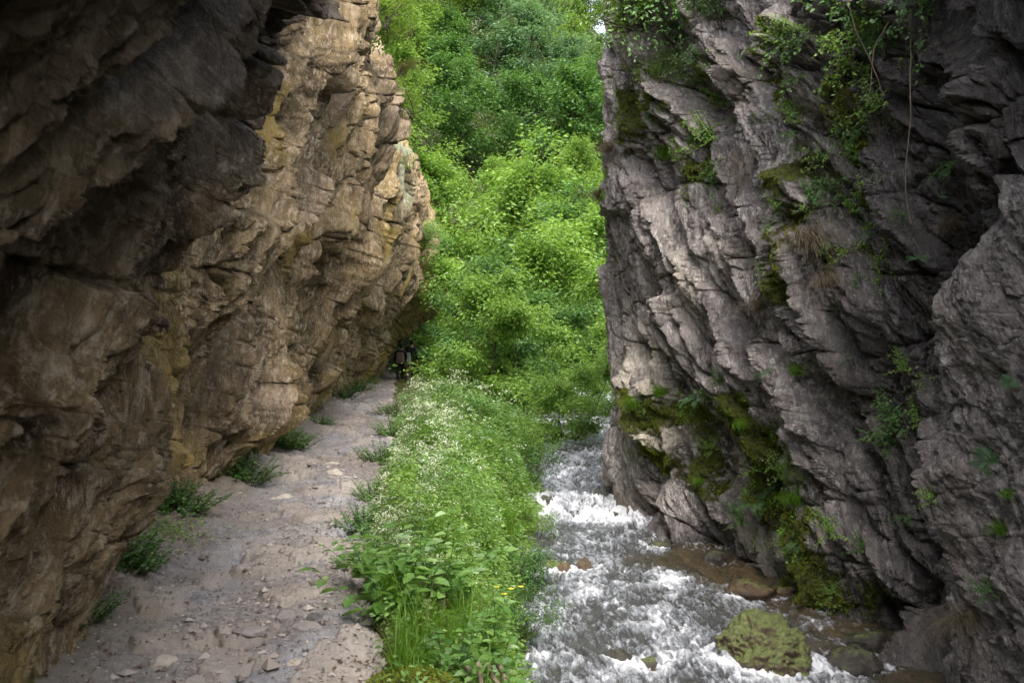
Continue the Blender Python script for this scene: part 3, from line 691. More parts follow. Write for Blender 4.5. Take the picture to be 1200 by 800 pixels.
# undergrowth between them: nobody could count it
N_ = 75000
yy = r.uniform(47, 108, N_); xx = r.uniform(-1, 1, N_) * (yy * .13 + 4)
zz = hill_z(xx, yy); keep = (fbm(xx * .22, yy * .22, 3, 800) > -.08) & ~((blob(xx, yy, .8, 80, 2.6, 4) > .45))
xx, yy, zz = xx[keep], yy[keep], zz[keep]; n = len(xx)
P_ = np.stack([xx, yy, zz + r.uniform(0, 1, n) ** 1.3 * (.4 + 1.2 * (fbm(xx * .5, yy * .5, 2, 801) > 0))], 1)
V, F = bake_leaves(P_, rand_dirs(n, 1, r), np.array([0, -.3, 1.0]) + r.normal(0, .45, (n, 3)), .22 * r.uniform(.6, 1.3, n), .14, .2)
ug = link('undergrowth', mesh_np('undergrowth', V, F, False), M['leaf_under']); tag(ug, 'low leafy undergrowth covering the far slope between the trees', 'undergrowth', kind='stuff')

# ------------------------------------------------------------------ herbs of the bank
def blades(x, y, z, L, W, rr, bend=.5, dirv=None, seg=5):
    n = len(x); a = rr.uniform(0, 2 * PI, n); b = np.abs(rr.normal(bend, .25, n))
    dx, dy = np.cos(a), np.sin(a)
    if dirv is not None: dx = dx * .5 + dirv[0]; dy = dy * .5 + dirv[1]
    Vv = []
    for i in range(seg + 1):
        s = i / seg; up = L * (s - .45 * b * s * s * s); outw = L * b * s * s * .8
        wd = W * (1 - s ** 1.5) * .5 + .0006
        cx = x + dx * outw; cy = y + dy * outw; cz = z + up
        Vv.append(np.stack([cx - dy * wd, cy + dx * wd, cz], 1)); Vv.append(np.stack([cx + dy * wd, cy - dx * wd, cz], 1))
    V = np.stack(Vv, 1).reshape(-1, 3); k_ = 2 * (seg + 1); bs = (np.arange(n) * k_)[:, None]
    F = np.concatenate([bs + np.array([[2 * i, 2 * i + 1, 2 * i + 3, 2 * i + 2]]) for i in range(seg)], 1).reshape(-1, 4)
    return V, F
def bank_pt(y, t):
    a = interp(PATH_EDGE, y); b = interp(WATER_EDGE, y); x = a + (b - a) * t
    return x, y, bank_z(x, y)
def herb_cloud(y, t, hgt, rad, leaves, leaf, rr, upj=.35, lowl=.25):
    """leafy stems: returns leaf arrays"""
    n = len(y); x, y, z = bank_pt(y, t)
    rep = leaves
    hh = np.repeat(hgt, rep); lv = rr.uniform(lowl, 1, n * rep) ** .7
    ang = rr.uniform(0, 2 * PI, n * rep); rd = np.repeat(rad, rep) * rr.uniform(.15, 1, n * rep)
    P_ = np.stack([np.repeat(x, rep) + np.cos(ang) * rd, np.repeat(y, rep) + np.sin(ang) * rd, np.repeat(z, rep) + hh * lv], 1)
    T_ = np.stack([np.cos(ang), np.sin(ang), rr.normal(-.1, .3, n * rep)], 1)
    U_ = np.array([0, 0, 1.0]) + rr.normal(0, upj, (n * rep, 3))
    L_ = leaf * rr.uniform(.55, 1.3, n * rep)
    return P_, T_, U_, L_
r = np.random.default_rng(6)
def ysamp(n, a, b): return a * (b / a) ** r.uniform(0, 1, n)
def mound(y, t): return .25 + 1.1 * np.clip(.42 + 3.0 * fbm(y * .8 + 5, t * 2.0, 3, 810), 0, 1.4)
n = 9000; y = ysamp(n, 3.6, 40); t = r.uniform(0, 1.0, n) ** .9 * 1.1 - .08 + .16 * noise2(y * 2.6, y * 0, 819) + .20 * noise2(y * .9, y * 0, 818)
hg = (.10 + .36 * sstep(-.05, .25, t)) * mound(y, t) * (1 - .3 * sstep(.7, 1, t)) * (1 + .2 * sstep(14, 20, y) - .75 * sstep(25, 33, y))
hg = hg * np.where(y < 7.2, .4, .85); k_ = (r.uniform(0, 1, n) < np.where(y < 7.2, .22, 1)) & ~((y > 24) & (t < .25)) & (fbm(y * 1.3, t * 3, 3, 815) > -.28); y, t, hg = y[k_], t[k_], hg[k_]; n = len(y)
P_, T_, U_, L_ = herb_cloud(y, t, hg, np.full(n, .10) + .03 * (y / 12), 9, .048, r)
L_ = L_ * np.clip(P_[:, 1] / 11, .75, 2.2)
V, F = bake_leaves(P_, T_, U_, L_, L_ * .55, .2)
gc = link('ground_cover', mesh_np('ground_cover', V, F, False), M['leaf_herb']); tag(gc, 'mixed green herbs covering the bank between path and stream', 'plants', kind='stuff')
# second, yellower low layer
n = 3200; y = ysamp(n, 7.2, 30); t = np.clip(r.normal(.75, .25, n), 0, 1.05)
P_, T_, U_, L_ = herb_cloud(y, t, .16 + .16 * mound(y, t), np.full(n, .10), 8, .04, r, .5)
V, F = bake_leaves(P_, T_, U_, L_ * np.clip(P_[:, 1] / 10, .8, 2), L_ * .5, .2)
gc2 = link('low_herbs', mesh_np('low_herbs', V, F, False), M['leaf_yellow']); tag(gc2, 'low yellow-green herbs along the stream side of the bank', 'plants', kind='stuff')
# tall leafy stems in patches
n = 2600; y = ysamp(n, 7.5, 22); t = r.uniform(.15, 1.15, n); k_ = fbm(y * 1.5, t * 3.2, 2, 840) > .2; y, t = y[k_], t[k_]; n = len(y)
P_, T_, U_, L_ = herb_cloud(y, t, r.uniform(.25, .48, n), np.full(n, .10), 13, .062, r, .4, .15); L_ = L_ * np.clip(P_[:, 1] / 13, .8, 1.8)
V, F = bake_leaves(P_, T_, U_, L_, L_ * .5, .25)
th = link('tall_herbs', mesh_np('tall_herbs', V, F, False), M['leaf_bright']); tag(th, 'taller leafy stems rising in patches over the bank', 'plants', kind='stuff')
n = 700; y = ysamp(n, 5, 24); t = r.uniform(.3, 1.15, n)
x, y_, z = bank_pt(y, t); V, F = blades(x, y_, z, r.uniform(.2, .5, n), .006, r, .8)
dg_ = link('dead_stalks', mesh_np('dead_stalks', V, F, False), M['dry']); tag(dg_, 'brown dead stalks among the herbs on the stream side', 'plants', kind='stuff')
# white flowers: flat heads of small florets
n = 850; y = np.concatenate([ysamp(560, 7.0, 15), ysamp(290, 15, 27)]); t = np.clip(np.abs(r.normal(.08, .36, n)), .0, .9)
hg = ((.10 + .36 * sstep(-.05, .25, t)) * mound(y, t)) * (1 + .2 * sstep(14, 20, y) - .75 * sstep(25, 33, y)) + .04
x, y_, z = bank_pt(y, t); m = 11
off = r.normal(0, .035, (n * m, 3)) * np.array([1, 1, .35]) * np.repeat(np.clip(y / 12, .8, 2), m)[:, None]
P_ = np.stack([np.repeat(x, m), np.repeat(y_, m), np.repeat(z + hg, m)], 1) + off
L_ = .017 * np.repeat(np.clip(y / 10, .8, 2.2), m) * r.uniform(.6, 1.3, n * m)
V, F = bake_leaves(P_, rand_dirs(n * m, 1, r), np.array([0, -.2, 1.0]) + r.normal(0, .4, (n * m, 3)), L_, L_ * .9, .1)
wf = link('white_flowers', mesh_np('white_flowers', V, F, False), M['petal']); tag(wf, 'tiny white flowers frothing over the herbs along the path', 'flowers', kind='stuff')
# pale green calyx leaves among the flowers
n = 2600; y = ysamp(n, 7, 30); t = np.clip(np.abs(r.normal(.12, .24, n)), .0, .8)
hg = ((.10 + .36 * sstep(-.05, .25, t)) * mound(y, t)) + .02
P_, T_, U_, L_ = herb_cloud(y, t, hg, np.full(n, .07), 6, .032, r, .4, .8); L_ = L_ * np.clip(P_[:, 1] / 11, .8, 2)
V, F = bake_leaves(P_, T_, U_, L_, L_ * .5, .2)
pl = link('pale_herbs', mesh_np('pale_herbs', V, F, False), M['leaf_grey']); tag(pl, 'pale green flowering herbs on the path side of the bank', 'plants', kind='stuff')
# grass
n = 12000; y = ysamp(n, 4.6, 24); t = r.uniform(.05, 1.0, n); k_ = (fbm(y * .9, t * 2, 2, 820) > -.1) | (t > .6); y, t = y[k_], t[k_]
x, y, z = bank_pt(y, t)
V, F = blades(x, y, z, r.uniform(.15, .42, len(x)) * mound(y, t), .004 * np.clip(y / 7, 1, 3), r, .45)
gr = link('grass', mesh_np('grass', V, F, False), M['grass']); tag(gr, 'fine green grass growing through the herbs of the bank', 'grass', kind='stuff')
# dry leaves and crumbs on the path
n = 3200; y = 3.4 * (40 / 3.4) ** r.uniform(0, 1, n); a = interp(LEFT_BASE, y); b = interp(PATH_EDGE, y)
t = r.uniform(0, 1, n); t = np.where(r.uniform(0, 1, n) < .35, 1 - np.abs(r.normal(0, .08, n)), t)
x = a + .15 + (b - a - .1) * t; z = path_h(x[:, None], y[:, None])[0][:, 0]
P_ = np.stack([x, y, z + .008], 1); L_ = .022 * r.uniform(.5, 1.6, n)
V, F = bake_leaves(P_, rand_dirs(n, .3, r), np.array([0, 0, 1.0]) + r.normal(0, .35, (n, 3)), L_, L_ * .5, .5, -.2)
lt = link('fallen_leaves', mesh_np('fallen_leaves', V, F, False), M['litter']); tag(lt, 'scattered brown fallen leaves on the footpath', 'leaves', kind='stuff')
# gravel
n = 10000; y = 3.3 * (25 / 3.3) ** r.uniform(0, 1, n); a = interp(LEFT_BASE, y); b = interp(PATH_EDGE, y); x = a + .1 + (b - a - .05) * r.uniform(0, 1, n) ** .8
z = path_h(x[:, None], y[:, None])[0][:, 0]; s_ = .0065 * r.lognormal(0, .65, n)
oc = np.array([[1, 0, 0], [0, 1, 0], [-1, 0, 0], [0, -1, 0], [0, 0, .7], [0, 0, -.5]], float)
V = (oc[None] * r.uniform(.5, 1.3, (n, 6, 3))) * s_[:, None, None]; an = r.uniform(0, 6.3, n); c_, q_ = np.cos(an)[:, None], np.sin(an)[:, None]
V = np.stack([V[:, :, 0] * c_ - V[:, :, 1] * q_, V[:, :, 0] * q_ + V[:, :, 1] * c_, V[:, :, 2]], 2) + np.stack([x, y, z + s_ * .2], 1)[:, None]
f = np.array([[0, 1, 4], [1, 2, 4], [2, 3, 4], [3, 0, 4], [1, 0, 5], [2, 1, 5], [3, 2, 5], [0, 3, 5]])
F = ((np.arange(n) * 6)[:, None, None] + f[None]).reshape(-1, 3)
k = NT('grit'); c = k.mix(k.n('ShaderNodeNewGeometry').outputs['Random Per Island'], (.12, .09, .075), (.42, .37, .33)); M['grit'] = k.done(k.bsdf(c, .9))
gv = link('gravel', mesh_np('gravel', V.reshape(-1, 3), F, False), M['grit']); tag(gv, 'small gravel scattered over the footpath', 'gravel', kind='stuff')

# ------------------------------------------------------------------ single plants
def herb_plant(seed, h=.3, rad=.2, stems=9, leaf=.05, pairs=6, lw=.55, upright=.6):
    r = np.random.default_rng(seed); W_, P_, T_, U_, L_ = [], [], [], [], []
    for i in range(stems):
        a = r.uniform(0, 2 * PI); rr = r.uniform(.1, 1)
        d = np.array([math.cos(a) * rr * (1.2 - upright), math.sin(a) * rr * (1.2 - upright), 1])
        c = curve((math.cos(a) * rad * rr * .5, math.sin(a) * rad * rr * .5, -.03), d, h * r.uniform(.7, 1.15), 6, .18, -.06, r)
        W_.append((c, np.linspace(.0035, .0012, 7)))
        for j in range(pairs):
            t = .2 + .8 * (j + r.uniform(0, .5)) / pairs; f = min(t, .99) * 6; q = int(f); p = c[q] + (c[q + 1] - c[q]) * (f - q)
            aa = j * 1.57 + r.uniform(-.3, .3)
            for s in (0, PI):
                P_.append(p); T_.append([math.cos(aa + s), math.sin(aa + s), r.uniform(-.1, .4)]); U_.append([r.normal(0, .25), r.normal(0, .25), 1]); L_.append(leaf * r.uniform(.6, 1.2) * (1.1 - .5 * t))
    V, F = bake_leaves(np.array(P_), np.array(T_), np.array(U_), np.array(L_), np.array(L_) * lw, .25, .2)
    return mesh_np('foliage', V, F, False), mesh_np('stem', *tubes(W_, 4), True)
def fern_mesh(seed, n=8, L=.35, arch=.8, down=0.0):
    r = np.random.default_rng(seed); P_, T_, U_, L_, W_ = [], [], [], [], []
    for i in range(n):
        a = i * 2 * PI / n + r.uniform(-.4, .4); d = np.array([math.cos(a), math.sin(a), r.uniform(.5, 1.2)]); d /= np.linalg.norm(d); p = np.zeros(3); pts = [p]
        ln = L * r.uniform(.65, 1.1)
        for s in range(12):
            d = d + np.array([0, 0, -.13 * arch]); d /= np.linalg.norm(d); p = p + d * ln / 12; pts.append(p)
        pts = np.array(pts); W_.append((pts, np.linspace(.003, .0008, 13)))
        for s in range(2, 13):
            side = np.cross(d, [0, 0, 1]); tt_ = pts[s] - pts[s - 1]; tt_ = tt_ / np.linalg.norm(tt_); side = np.cross(tt_, [0, 0, 1]); side /= np.linalg.norm(side) + 1e-6
            ll = ln * .21 * math.sin(PI * min(1, (s + .6) / 13.5)) + .01
            for q in (-1, 1):
                for e_ in (0,):
                    P_.append(pts[s] - tt_ * e_ * ln / 12); T_.append(side * q + tt_ * .35 + np.array([0, 0, -.15])); U_.append(np.cross(side, tt_) * 1.0); L_.append(ll)
    U_ = np.array(U_); U_[U_[:, 2] < 0] *= -1
    V, F = bake_leaves(np.array(P_), np.array(T_), U_, np.array(L_), np.array(L_) * .20, .1, .15)
    return mesh_np('frond', V, F, False), mesh_np('stalk', *tubes(W_, 4), True)
def tuft_mesh(seed, n=160, L=.3, W=.004, bend=1.1, dirv=(0, -.6)):
    r = np.random.default_rng(seed); x = r.normal(0, L * .15, n); y = r.normal(0, L * .15, n)
    V, F = blades(x, y, np.zeros(n), L * r.uniform(.5, 1.15, n), W, r, bend, dirv, 6); return mesh_np('blades', V, F, False)
def trail_mesh(seed, strands=9, L=.6, leaf=.035, width=.3, side=(-1, -.6)):
    r = np.random.default_rng(seed); W_, P_, T_, U_, L_ = [], [], [], [], []
    for i in range(strands):
        c = curve((r.uniform(-.5, .5) * width * .4, r.uniform(-.5, .5) * width, 0), (side[0] * r.uniform(.2, .8), side[1] * r.uniform(.0, .9), r.uniform(-.6, .4)), L * r.uniform(.4, 1.1), 9, .22, -.16, r)
        W_.append((c, np.linspace(.004, .001, 10)))
        for j in range(26):
            f = r.uniform(0, 8.99); q = int(f); p = c[q] + (c[q + 1] - c[q]) * (f - q)
            P_.append(p + r.normal(0, .012, 3)); T_.append([side[0] * .5 + r.normal(0, .6), side[1] * .5 + r.normal(0, .6), r.normal(-.3, .4)]); U_.append([side[0] * .6 + r.normal(0, .35), side[1] * .6 + r.normal(0, .35), .8]); L_.append(leaf * r.uniform(.6, 1.3))
    V, F = bake_leaves(np.array(P_), np.array(T_), np.array(U_), np.array(L_), np.array(L_) * .7, .15)
    return mesh_np('foliage', V, F, False), mesh_np('stem', *tubes(W_, 4), True)
def put(meshes, mats, loc, rot, scale, name, label, cat, group=None):
    e = empty(name, loc); e.rotation_euler = rot; e.scale = (scale,) * 3 if not isinstance(scale, tuple) else scale
    for me, mt in zip(meshes, mats):
        nm = me.name.split('.')[0]; key = (me.name, mt.name)
        if key not in TREEMESH:
            q = me.copy() if me.materials else me
            q.materials.clear(); q.materials.append(mt); TREEMESH[key] = q
        c = D.objects.new(nm, TREEMESH[key]); COL.objects.link(c); c.parent = e
    return tag(e, label, cat, group)
def put1(me, mt, loc, rot, scale, name, label, cat, group=None):
    key = (me.name, mt.name)
    if key not in TREEMESH:
        q = me.copy() if me.materials else me
        q.materials.clear(); q.materials.append(mt); TREEMESH[key] = q
    o_ = D.objects.new(name, TREEMESH[key]); COL.objects.link(o_); o_.location = loc; o_.rotation_euler = rot; o_.scale = (scale,) * 3
    return tag(o_, label, cat, group)

# clumps at the foot of the left wall
hp = [herb_plant(31 + i, .30, .34, 46, .046, 9, .8, .15) for i in range(3)]
GL = 'leafy clumps at the foot of the rock wall'
for i, (x, y, s_, mt, lab) in enumerate([
    (-2.35, 5.35, .8, 'leaf_mid', 'small dark green clump in the bottom corner at the foot of the overhanging wall'),
    (-2.62, 6.5, 1.25, 'leaf_mid', 'tall dark green clump against a hollow at the wall foot, beside dark wet earth'),
    (-2.55, 6.75, .8, 'leaf_dark', 'small dark clump growing just behind the tall one at the wall foot'),
    (-3.0, 8.9, 1.15, 'leaf_mid', 'dull green clump with a patch of bright low weeds in front of it'),
    (-3.15, 9.3, .9, 'leaf_dark', 'dark clump tucked in behind the dull green one with bright weeds'),
    (-3.0, 11.0, 1.35, 'leaf_mid', 'wide green clump at the wall foot just before the pale flat stones'),
    (-3.25, 11.4, 1.1, 'leaf_dark', 'darker clump climbing the wall behind the wide green one'),
    (-3.25, 14.5, 1.45, 'leaf_mid', 'bushy green clump halfway along the wall foot'),
    (-3.5, 15.0, 1.1, 'leaf_mid', 'smaller green clump leaning on the wall beside the bushy one'),
    (-3.62, 19, .9, 'leaf_mid', 'small isolated green tuft on the wall side of the path'),
    (-4.65, 27, 1.7, 'leaf_mid', 'green clump far along the wall foot, first of the distant ones'),
    (-4.75, 30.5, 1.8, 'leaf_mid', 'green clump far along the wall foot, second of the distant ones'),
    (-5.25, 36, 1.5, 'leaf_bright', 'bright clump at the wall foot close to the two walkers')]):
    put(hp[i % 3], (M[mt], M['bark']), (x, y, ground_path(x, y) - .01), (0, 0, i * 1.3), s_, 'leafy_clump', lab, 'plant', GL)
r = np.random.default_rng(8)
n = 420; x = -2.78 + r.normal(0, .16, n); y = 8.05 + r.normal(0, .28, n); z = path_h(x[:, None], y[:, None])[0][:, 0]
P_ = np.stack([x, y, z + r.uniform(0, .05, n)], 1); L_ = .035 * r.uniform(.6, 1.3, n)
V, F = bake_leaves(P_, rand_dirs(n, .4, r), np.array([0, 0, 1.]) + r.normal(0, .3, (n, 3)), L_, L_ * .6, .2)
o_ = link('low_weeds', mesh_np('low_weeds', V, F, False), M['leaf_bright']); tag(o_, 'flat patch of bright green low weeds on the path edge below the wall', 'weeds')

# broad-leaved plants in front on the bank
bp = [herb_plant(51 + i, .50, .24, 18, .115, 5, .66, .5) for i in range(3)]
GB = 'broad-leaved plants at the near end of the bank'
for i, (x, y, s_, lab) in enumerate([
    (-.66, 5.75, 1.1, 'broad-leaved plant spilling over the path edge, tallest on that side'),
    (-.80, 6.5, 1.0, 'broad-leaved plant on the path edge where the white flowers begin'),
    (-.50, 6.3, 1.25, 'broad-leaved plant standing behind the clump of tall bright grass'),
    (-.22, 5.9, 1.2, 'broad-leaved plant between the tall bright grass and the stream'),
    (-.08, 5.3, 1.1, 'broad-leaved plant leaning out over the white water'),
    (-.30, 5.0, .8, 'low broad-leaved plant under the grass clump'),
    (-.18, 4.75, .75, 'low broad-leaved plant beside the bare roots at the near bank corner'),
    (.02, 4.9, .85, 'broad-leaved plant at the outer edge of the bank, nearest the camera'),
    (.0, 6.7, 1.15, 'broad-leaved plant on the stream edge behind the leaning one')]):
    put(bp[i % 3], (M['leaf_herb'], M['leaf_mid']), (x, y, float(bank_z(np.array(x), np.array(y))) - .01), (0, 0, i * 1.7), s_, 'broad_leaved_plant', lab, 'plant', GB)
put1(tuft_mesh(60, 260, .36, .006, .9, (0, -.3)), M['grass'], (-.43, 5.55, float(bank_z(np.array(-.43), np.array(5.55)))), (0, 0, 0), 1.0, 'grass_tuft', 'clump of tall bright green grass blades among the broad-leaved plants', 'grass')
put1(tuft_mesh(61, 380, .45, .009, .6, (.25, -.2)), M['grass'], (-.15, 12.5, float(bank_z(np.array(-.15), np.array(12.5))) + .05), (0, 0, 0), 1.2, 'grass_tuft', 'yellow-green grass clump leaning to the stream halfway along the bank', 'grass')
fy = herb_plant(62, .4, .12, 9, .05, 5)
e = put(fy, (M['leaf_yellow'], M['leaf_mid']), (-.12, 8.2, float(bank_z(np.array(-.12), np.array(8.2)))), (0, 0, 0), 1, 'flowering_plant', 'plant with a few small yellow flowers near the stream edge', 'plant')
r = np.random.default_rng(63)
for i in range(4):
    c_ = np.array([r.normal(0, .08), r.normal(0, .08), .40 + r.normal(0, .03)]); m = 7; a = np.arange(m) * 2 * PI / m
    V, F = bake_leaves(np.repeat(c_[None], m, 0), np.stack([np.cos(a), np.sin(a), 0 * a + .2], 1), np.repeat([[0, -.3, 1.]], m, 0), .028, .018, .1)
    link('flower', mesh_np('flower', V, F, False), M['yellow'], e)
e = put(shrub1, (M['leaf_mid'], M['bark']), (.10, 9.6, -1.25), (.1, .35, 1.0), .30, 'shrub', 'small sparse shrub hanging from the bank over the rapids', 'shrub')
for i, (x, y, s_, lab) in enumerate([(.02, 12.2, .34, 'leafy bush leaning over the rapids halfway along the bank'), (.18, 14.6, .38, 'leafy bush leaning over the stream just before the cascade'),
    (.25, 17.6, .46, 'leafy bush hanging over the water beside the cascade'), (.3, 20.3, .5, 'leafy bush at the far end of the bank with branches low over the white water'), (-.5, 18.5, .42, 'bush in the middle of the bank near its far end'), (-.9, 14.2, .24, 'small bush rising out of the white flowers')]):
    put(shrub1 if i % 2 else shrub2, (M['leaf_bright' if i % 2 else 'leaf_mid'], M['bark']), (x, y, float(bank_z(np.array(x), np.array(y)))), (.0, .35 if x > -.2 else 0, i * 1.1), s_, 'bank_shrub', lab, 'shrub', 'bushes on the stream bank')
for i, (x, y, s_, mt, lab) in enumerate([(-1.0, 7.1, .8, 'leaf_herb', 'leafy clump flopping over the path edge nearest the broad-leaved plants'), (-1.28, 8.6, 1.0, 'leaf_mid', 'leafy clump bulging over the path edge beside the first white flowers'),
    (-1.42, 10.4, .9, 'leaf_herb', 'leafy clump on the path edge across from the pale flat stones'), (-1.72, 13.3, 1.15, 'leaf_mid', 'darker leafy clump on the path edge halfway along the flowers'), (-2.0, 16.8, 1.3, 'leaf_herb', 'leafy clump on the path edge where the path narrows'), (-2.55, 21.5, 1.5, 'leaf_grey', 'pale leafy clump at the far bulge of the flowering bank')]):
    put(hp[i % 3], (M[mt], M['bark']), (x, y, max(ground_path(x, y), -.1)), (0, -.1, i * 1.9), s_, 'edge_plant', lab, 'plant', 'leafy clumps along the bank side of the path')
# mossy hummock with bare roots in the near corner
r = np.random.default_rng(64)
n = 2600; a = r.uniform(0, 2 * PI, n); q = np.sqrt(r.uniform(0, 1, n)); x = -.47 + .24 * q * np.cos(a); y = 4.62 + .22 * q * np.sin(a); z = -.02 + .12 * np.sqrt(1 - q * q * .95) - .03
P_ = np.stack([x, y, z], 1); V, F = bake_leaves(P_, rand_dirs(n, 1, r), np.array([0, 0, 1.]) + r.normal(0, .4, (n, 3)), .014 * r.uniform(.6, 1.5, n), .006, .2, -.4)
V2, F2 = None, None
e = empty('moss_hummock', (0, 0, 0)); tag(e, 'bright yellow-green moss cushion at the near end of the bank', 'moss')
link('moss_cover', mesh_np('moss_cover', V, F, False), M['moss'], e)
aa, qq = np.meshgrid(np.linspace(0, 2 * PI, 25), np.linspace(0, 1, 9), indexing='ij')
link('earth_core', mesh_np('earth_core', np.stack([-.47 + .25 * qq * np.cos(aa), 4.62 + .23 * qq * np.sin(aa), -.06 + .12 * np.sqrt(1 - qq ** 2 * .99)], 2).reshape(-1, 3), grid_faces(25, 9)), M['soil'], e)
rt = [(curve((-.22 + i * .05, 4.95, .0), (.1 + .1 * i, -1, -.25), .5, 7, .3, -.05, r), np.linspace(.016, .005, 8)) for i in range(4)]
o_ = link('tree_roots', mesh_np('tree_roots', *tubes(rt, 6)), M['root']); tag(o_, 'bare grey roots poking from the dark earth at the near bank corner', 'roots')
# ------------------------------------------------------------------ rocks one could lift
from mathutils import noise as mn
def rock_mesh(seed, rx, ry, rz, sub=5, rough=.22, k_dome=.8):
    import bmesh
    bm = bmesh.new(); bmesh.ops.create_icosphere(bm, subdivisions=sub, radius=1)
    rr = random.Random(seed); planes = []
    for i in range(13):
        v = Vector((rr.gauss(0, 1), rr.gauss(0, 1), rr.gauss(0, .9))).normalized(); planes.append((v, rr.uniform(.55, .85)))
    for v in bm.verts:
        d = v.co.normalized(); s = 1.0
        for n_, k_ in planes:
            q = d.dot(n_)
            if q > .05: s = min(s, k_ / q)
        s = s * k_dome + (1 - k_dome) * .84
        p = d * s
        s += rough * .5 * mn.fractal(d * 2.2 + Vector((seed, 0, 0)), 1.0, 2.0, 5) + rough * .22 * mn.fractal(d * 9 + Vector((0, seed, 0)), .9, 2.0, 4)
        p = d * s
        v.co = Vector((p.x * rx, p.y * ry, p.z * rz))
    me = D.meshes.new('rock'); bm.to_mesh(me); bm.free()
    for f in me.polygons: f.use_smooth = True
    return me
def boulder_mat(name, c1, c2, mossamt, wet=.35):
    k = NT(name); p = k.pos(); n = k.noise(p, 6, 8, .7); n2 = k.noise(p, 35, 6, .75); n3 = k.noise(p, 3, 4, .6)
    c = k.mix(k.ramp(n, [(.35, 0.), (.65, 1.)]), c1, c2)
    sep = k.n('ShaderNodeSeparateXYZ', inp={0: k.n('ShaderNodeNewGeometry').outputs['Normal']}).outputs[2]
    mm = k.ramp(k.math('ADD', k.math('MULTIPLY', sep, .55), k.math('SUBTRACT', n, .5 - mossamt)), [(.38, 0.), (.62, 1.)])
    c = k.mix(mm, c, k.mix(k.ramp(n2, [(.35, 0.), (.65, 1.)]), (.035, .045, .012), (.22, .25, .08)))
    c = k.mix(k.ramp(n2, [(.66, 0.), (.74, .7)]), c, (.38, .34, .24))
    return k.done(k.bsdf(c, wet, k.bump(k.math('ADD', n, n2), .8, .03), .5))
M['boulder_green'] = boulder_mat('mossy_boulder', (.06, .042, .024), (.15, .11, .065), .27, .42)
M['boulder_red'] = boulder_mat('wet_red_brown_stone', (.05, .03, .018), (.15, .095, .055), -.02, .2)
M['boulder_dark'] = boulder_mat('wet_dark_stone', (.025, .022, .018), (.09, .078, .062), -.05, .16)
BL = ['large mossy green boulder in the rapids near the grey wall', 'flat reddish brown boulder just upstream of the large mossy one', 'sunken amber boulder under calm water next to the flat reddish one',
      'dark wet boulder between the large mossy one and the grey wall', 'small dark stone in foam left of the large mossy boulder, left one of two', 'small dark stone in foam left of the large mossy boulder, right one of two',
      'small pale yellowish stone in the middle of the rapids', 'small brown stone breaking the rapids beside the pale yellowish one', 'tiny brown stone on the bank side of the pale yellowish one',
      'dark ledge stone on the lip of the cascade, bank side', 'dark ledge stone in the middle of the cascade lip', 'low wet stone in the stream below the cascade near the grey wall',
      'low stone at the foot of the grey wall where the wall bulges', 'dark stone at the bank end of the cascade lip', 'dark stone in the shade at the foot of the wall behind the mossy boulder', 'low brown stone in midstream above the reddish boulder']
for i, (bx, by, rx, ry, rz, dz, sd) in enumerate(BOULDERS):
    mt = M['boulder_green'] if i in (0, 6) else M['boulder_red'] if i in (1, 2, 7, 8, 15) else M['boulder_dark']
    o_ = link('mossy_boulder' if i == 0 else 'stream_stone', rock_mesh(sd + 3, rx * 1.25, ry * 1.2, rz * (1.3 if i == 0 else 1.05), 6 if i == 0 else 4, .3, .5 if i == 0 else .8), mt)
    o_.location = (bx, by, float(water_z2(np.array(bx), np.array(by))) + dz); o_.rotation_euler = (0, 0, sd * 1.3); tag(o_, BL[i], 'boulder' if rx > .25 else 'stone', None if i in (0, 1, 2, 3) else 'stones in the stream')
k = NT('outcrop_rock'); p = k.pos((1, 1, 2)); n = k.noise(p, 2.2, 9, .75)
M['outcrop'] = k.done(k.bsdf(k.mix(k.ramp(n, [(.38, 0.), (.62, 1.)]), (.06, .045, .035), (.48, .40, .36)), .9, k.bump(n, 1, .2)))
for i, (x, y, z, rx, ry, rz, lab) in enumerate([(-3.4, 58, 13.8, 1.6, 1.2, 2.4, 'grey and pinkish rock outcrop on the left slope of the gap, high up'), (1.5, 64, 10.8, 1.5, 1.2, 1.3, 'grey rock outcrop low in the middle of the wooded slope'),
        (-2.6, 60, 11.0, .9, .9, .8, 'small pale rock outcrop under the high one on the left slope'), (4.2, 61, 10.3, .9, .8, .9, 'reddish rock outcrop at the right of the wooded slope')]):
    o_ = link('rock_outcrop', rock_mesh(60 + i, rx, ry, rz, 5, .5), M['outcrop']); o_.location = (x, y, float(hill_z(np.array(x), np.array(y))) + rz * .3); tag(o_, lab, 'rock', 'rock outcrops on the far slope')
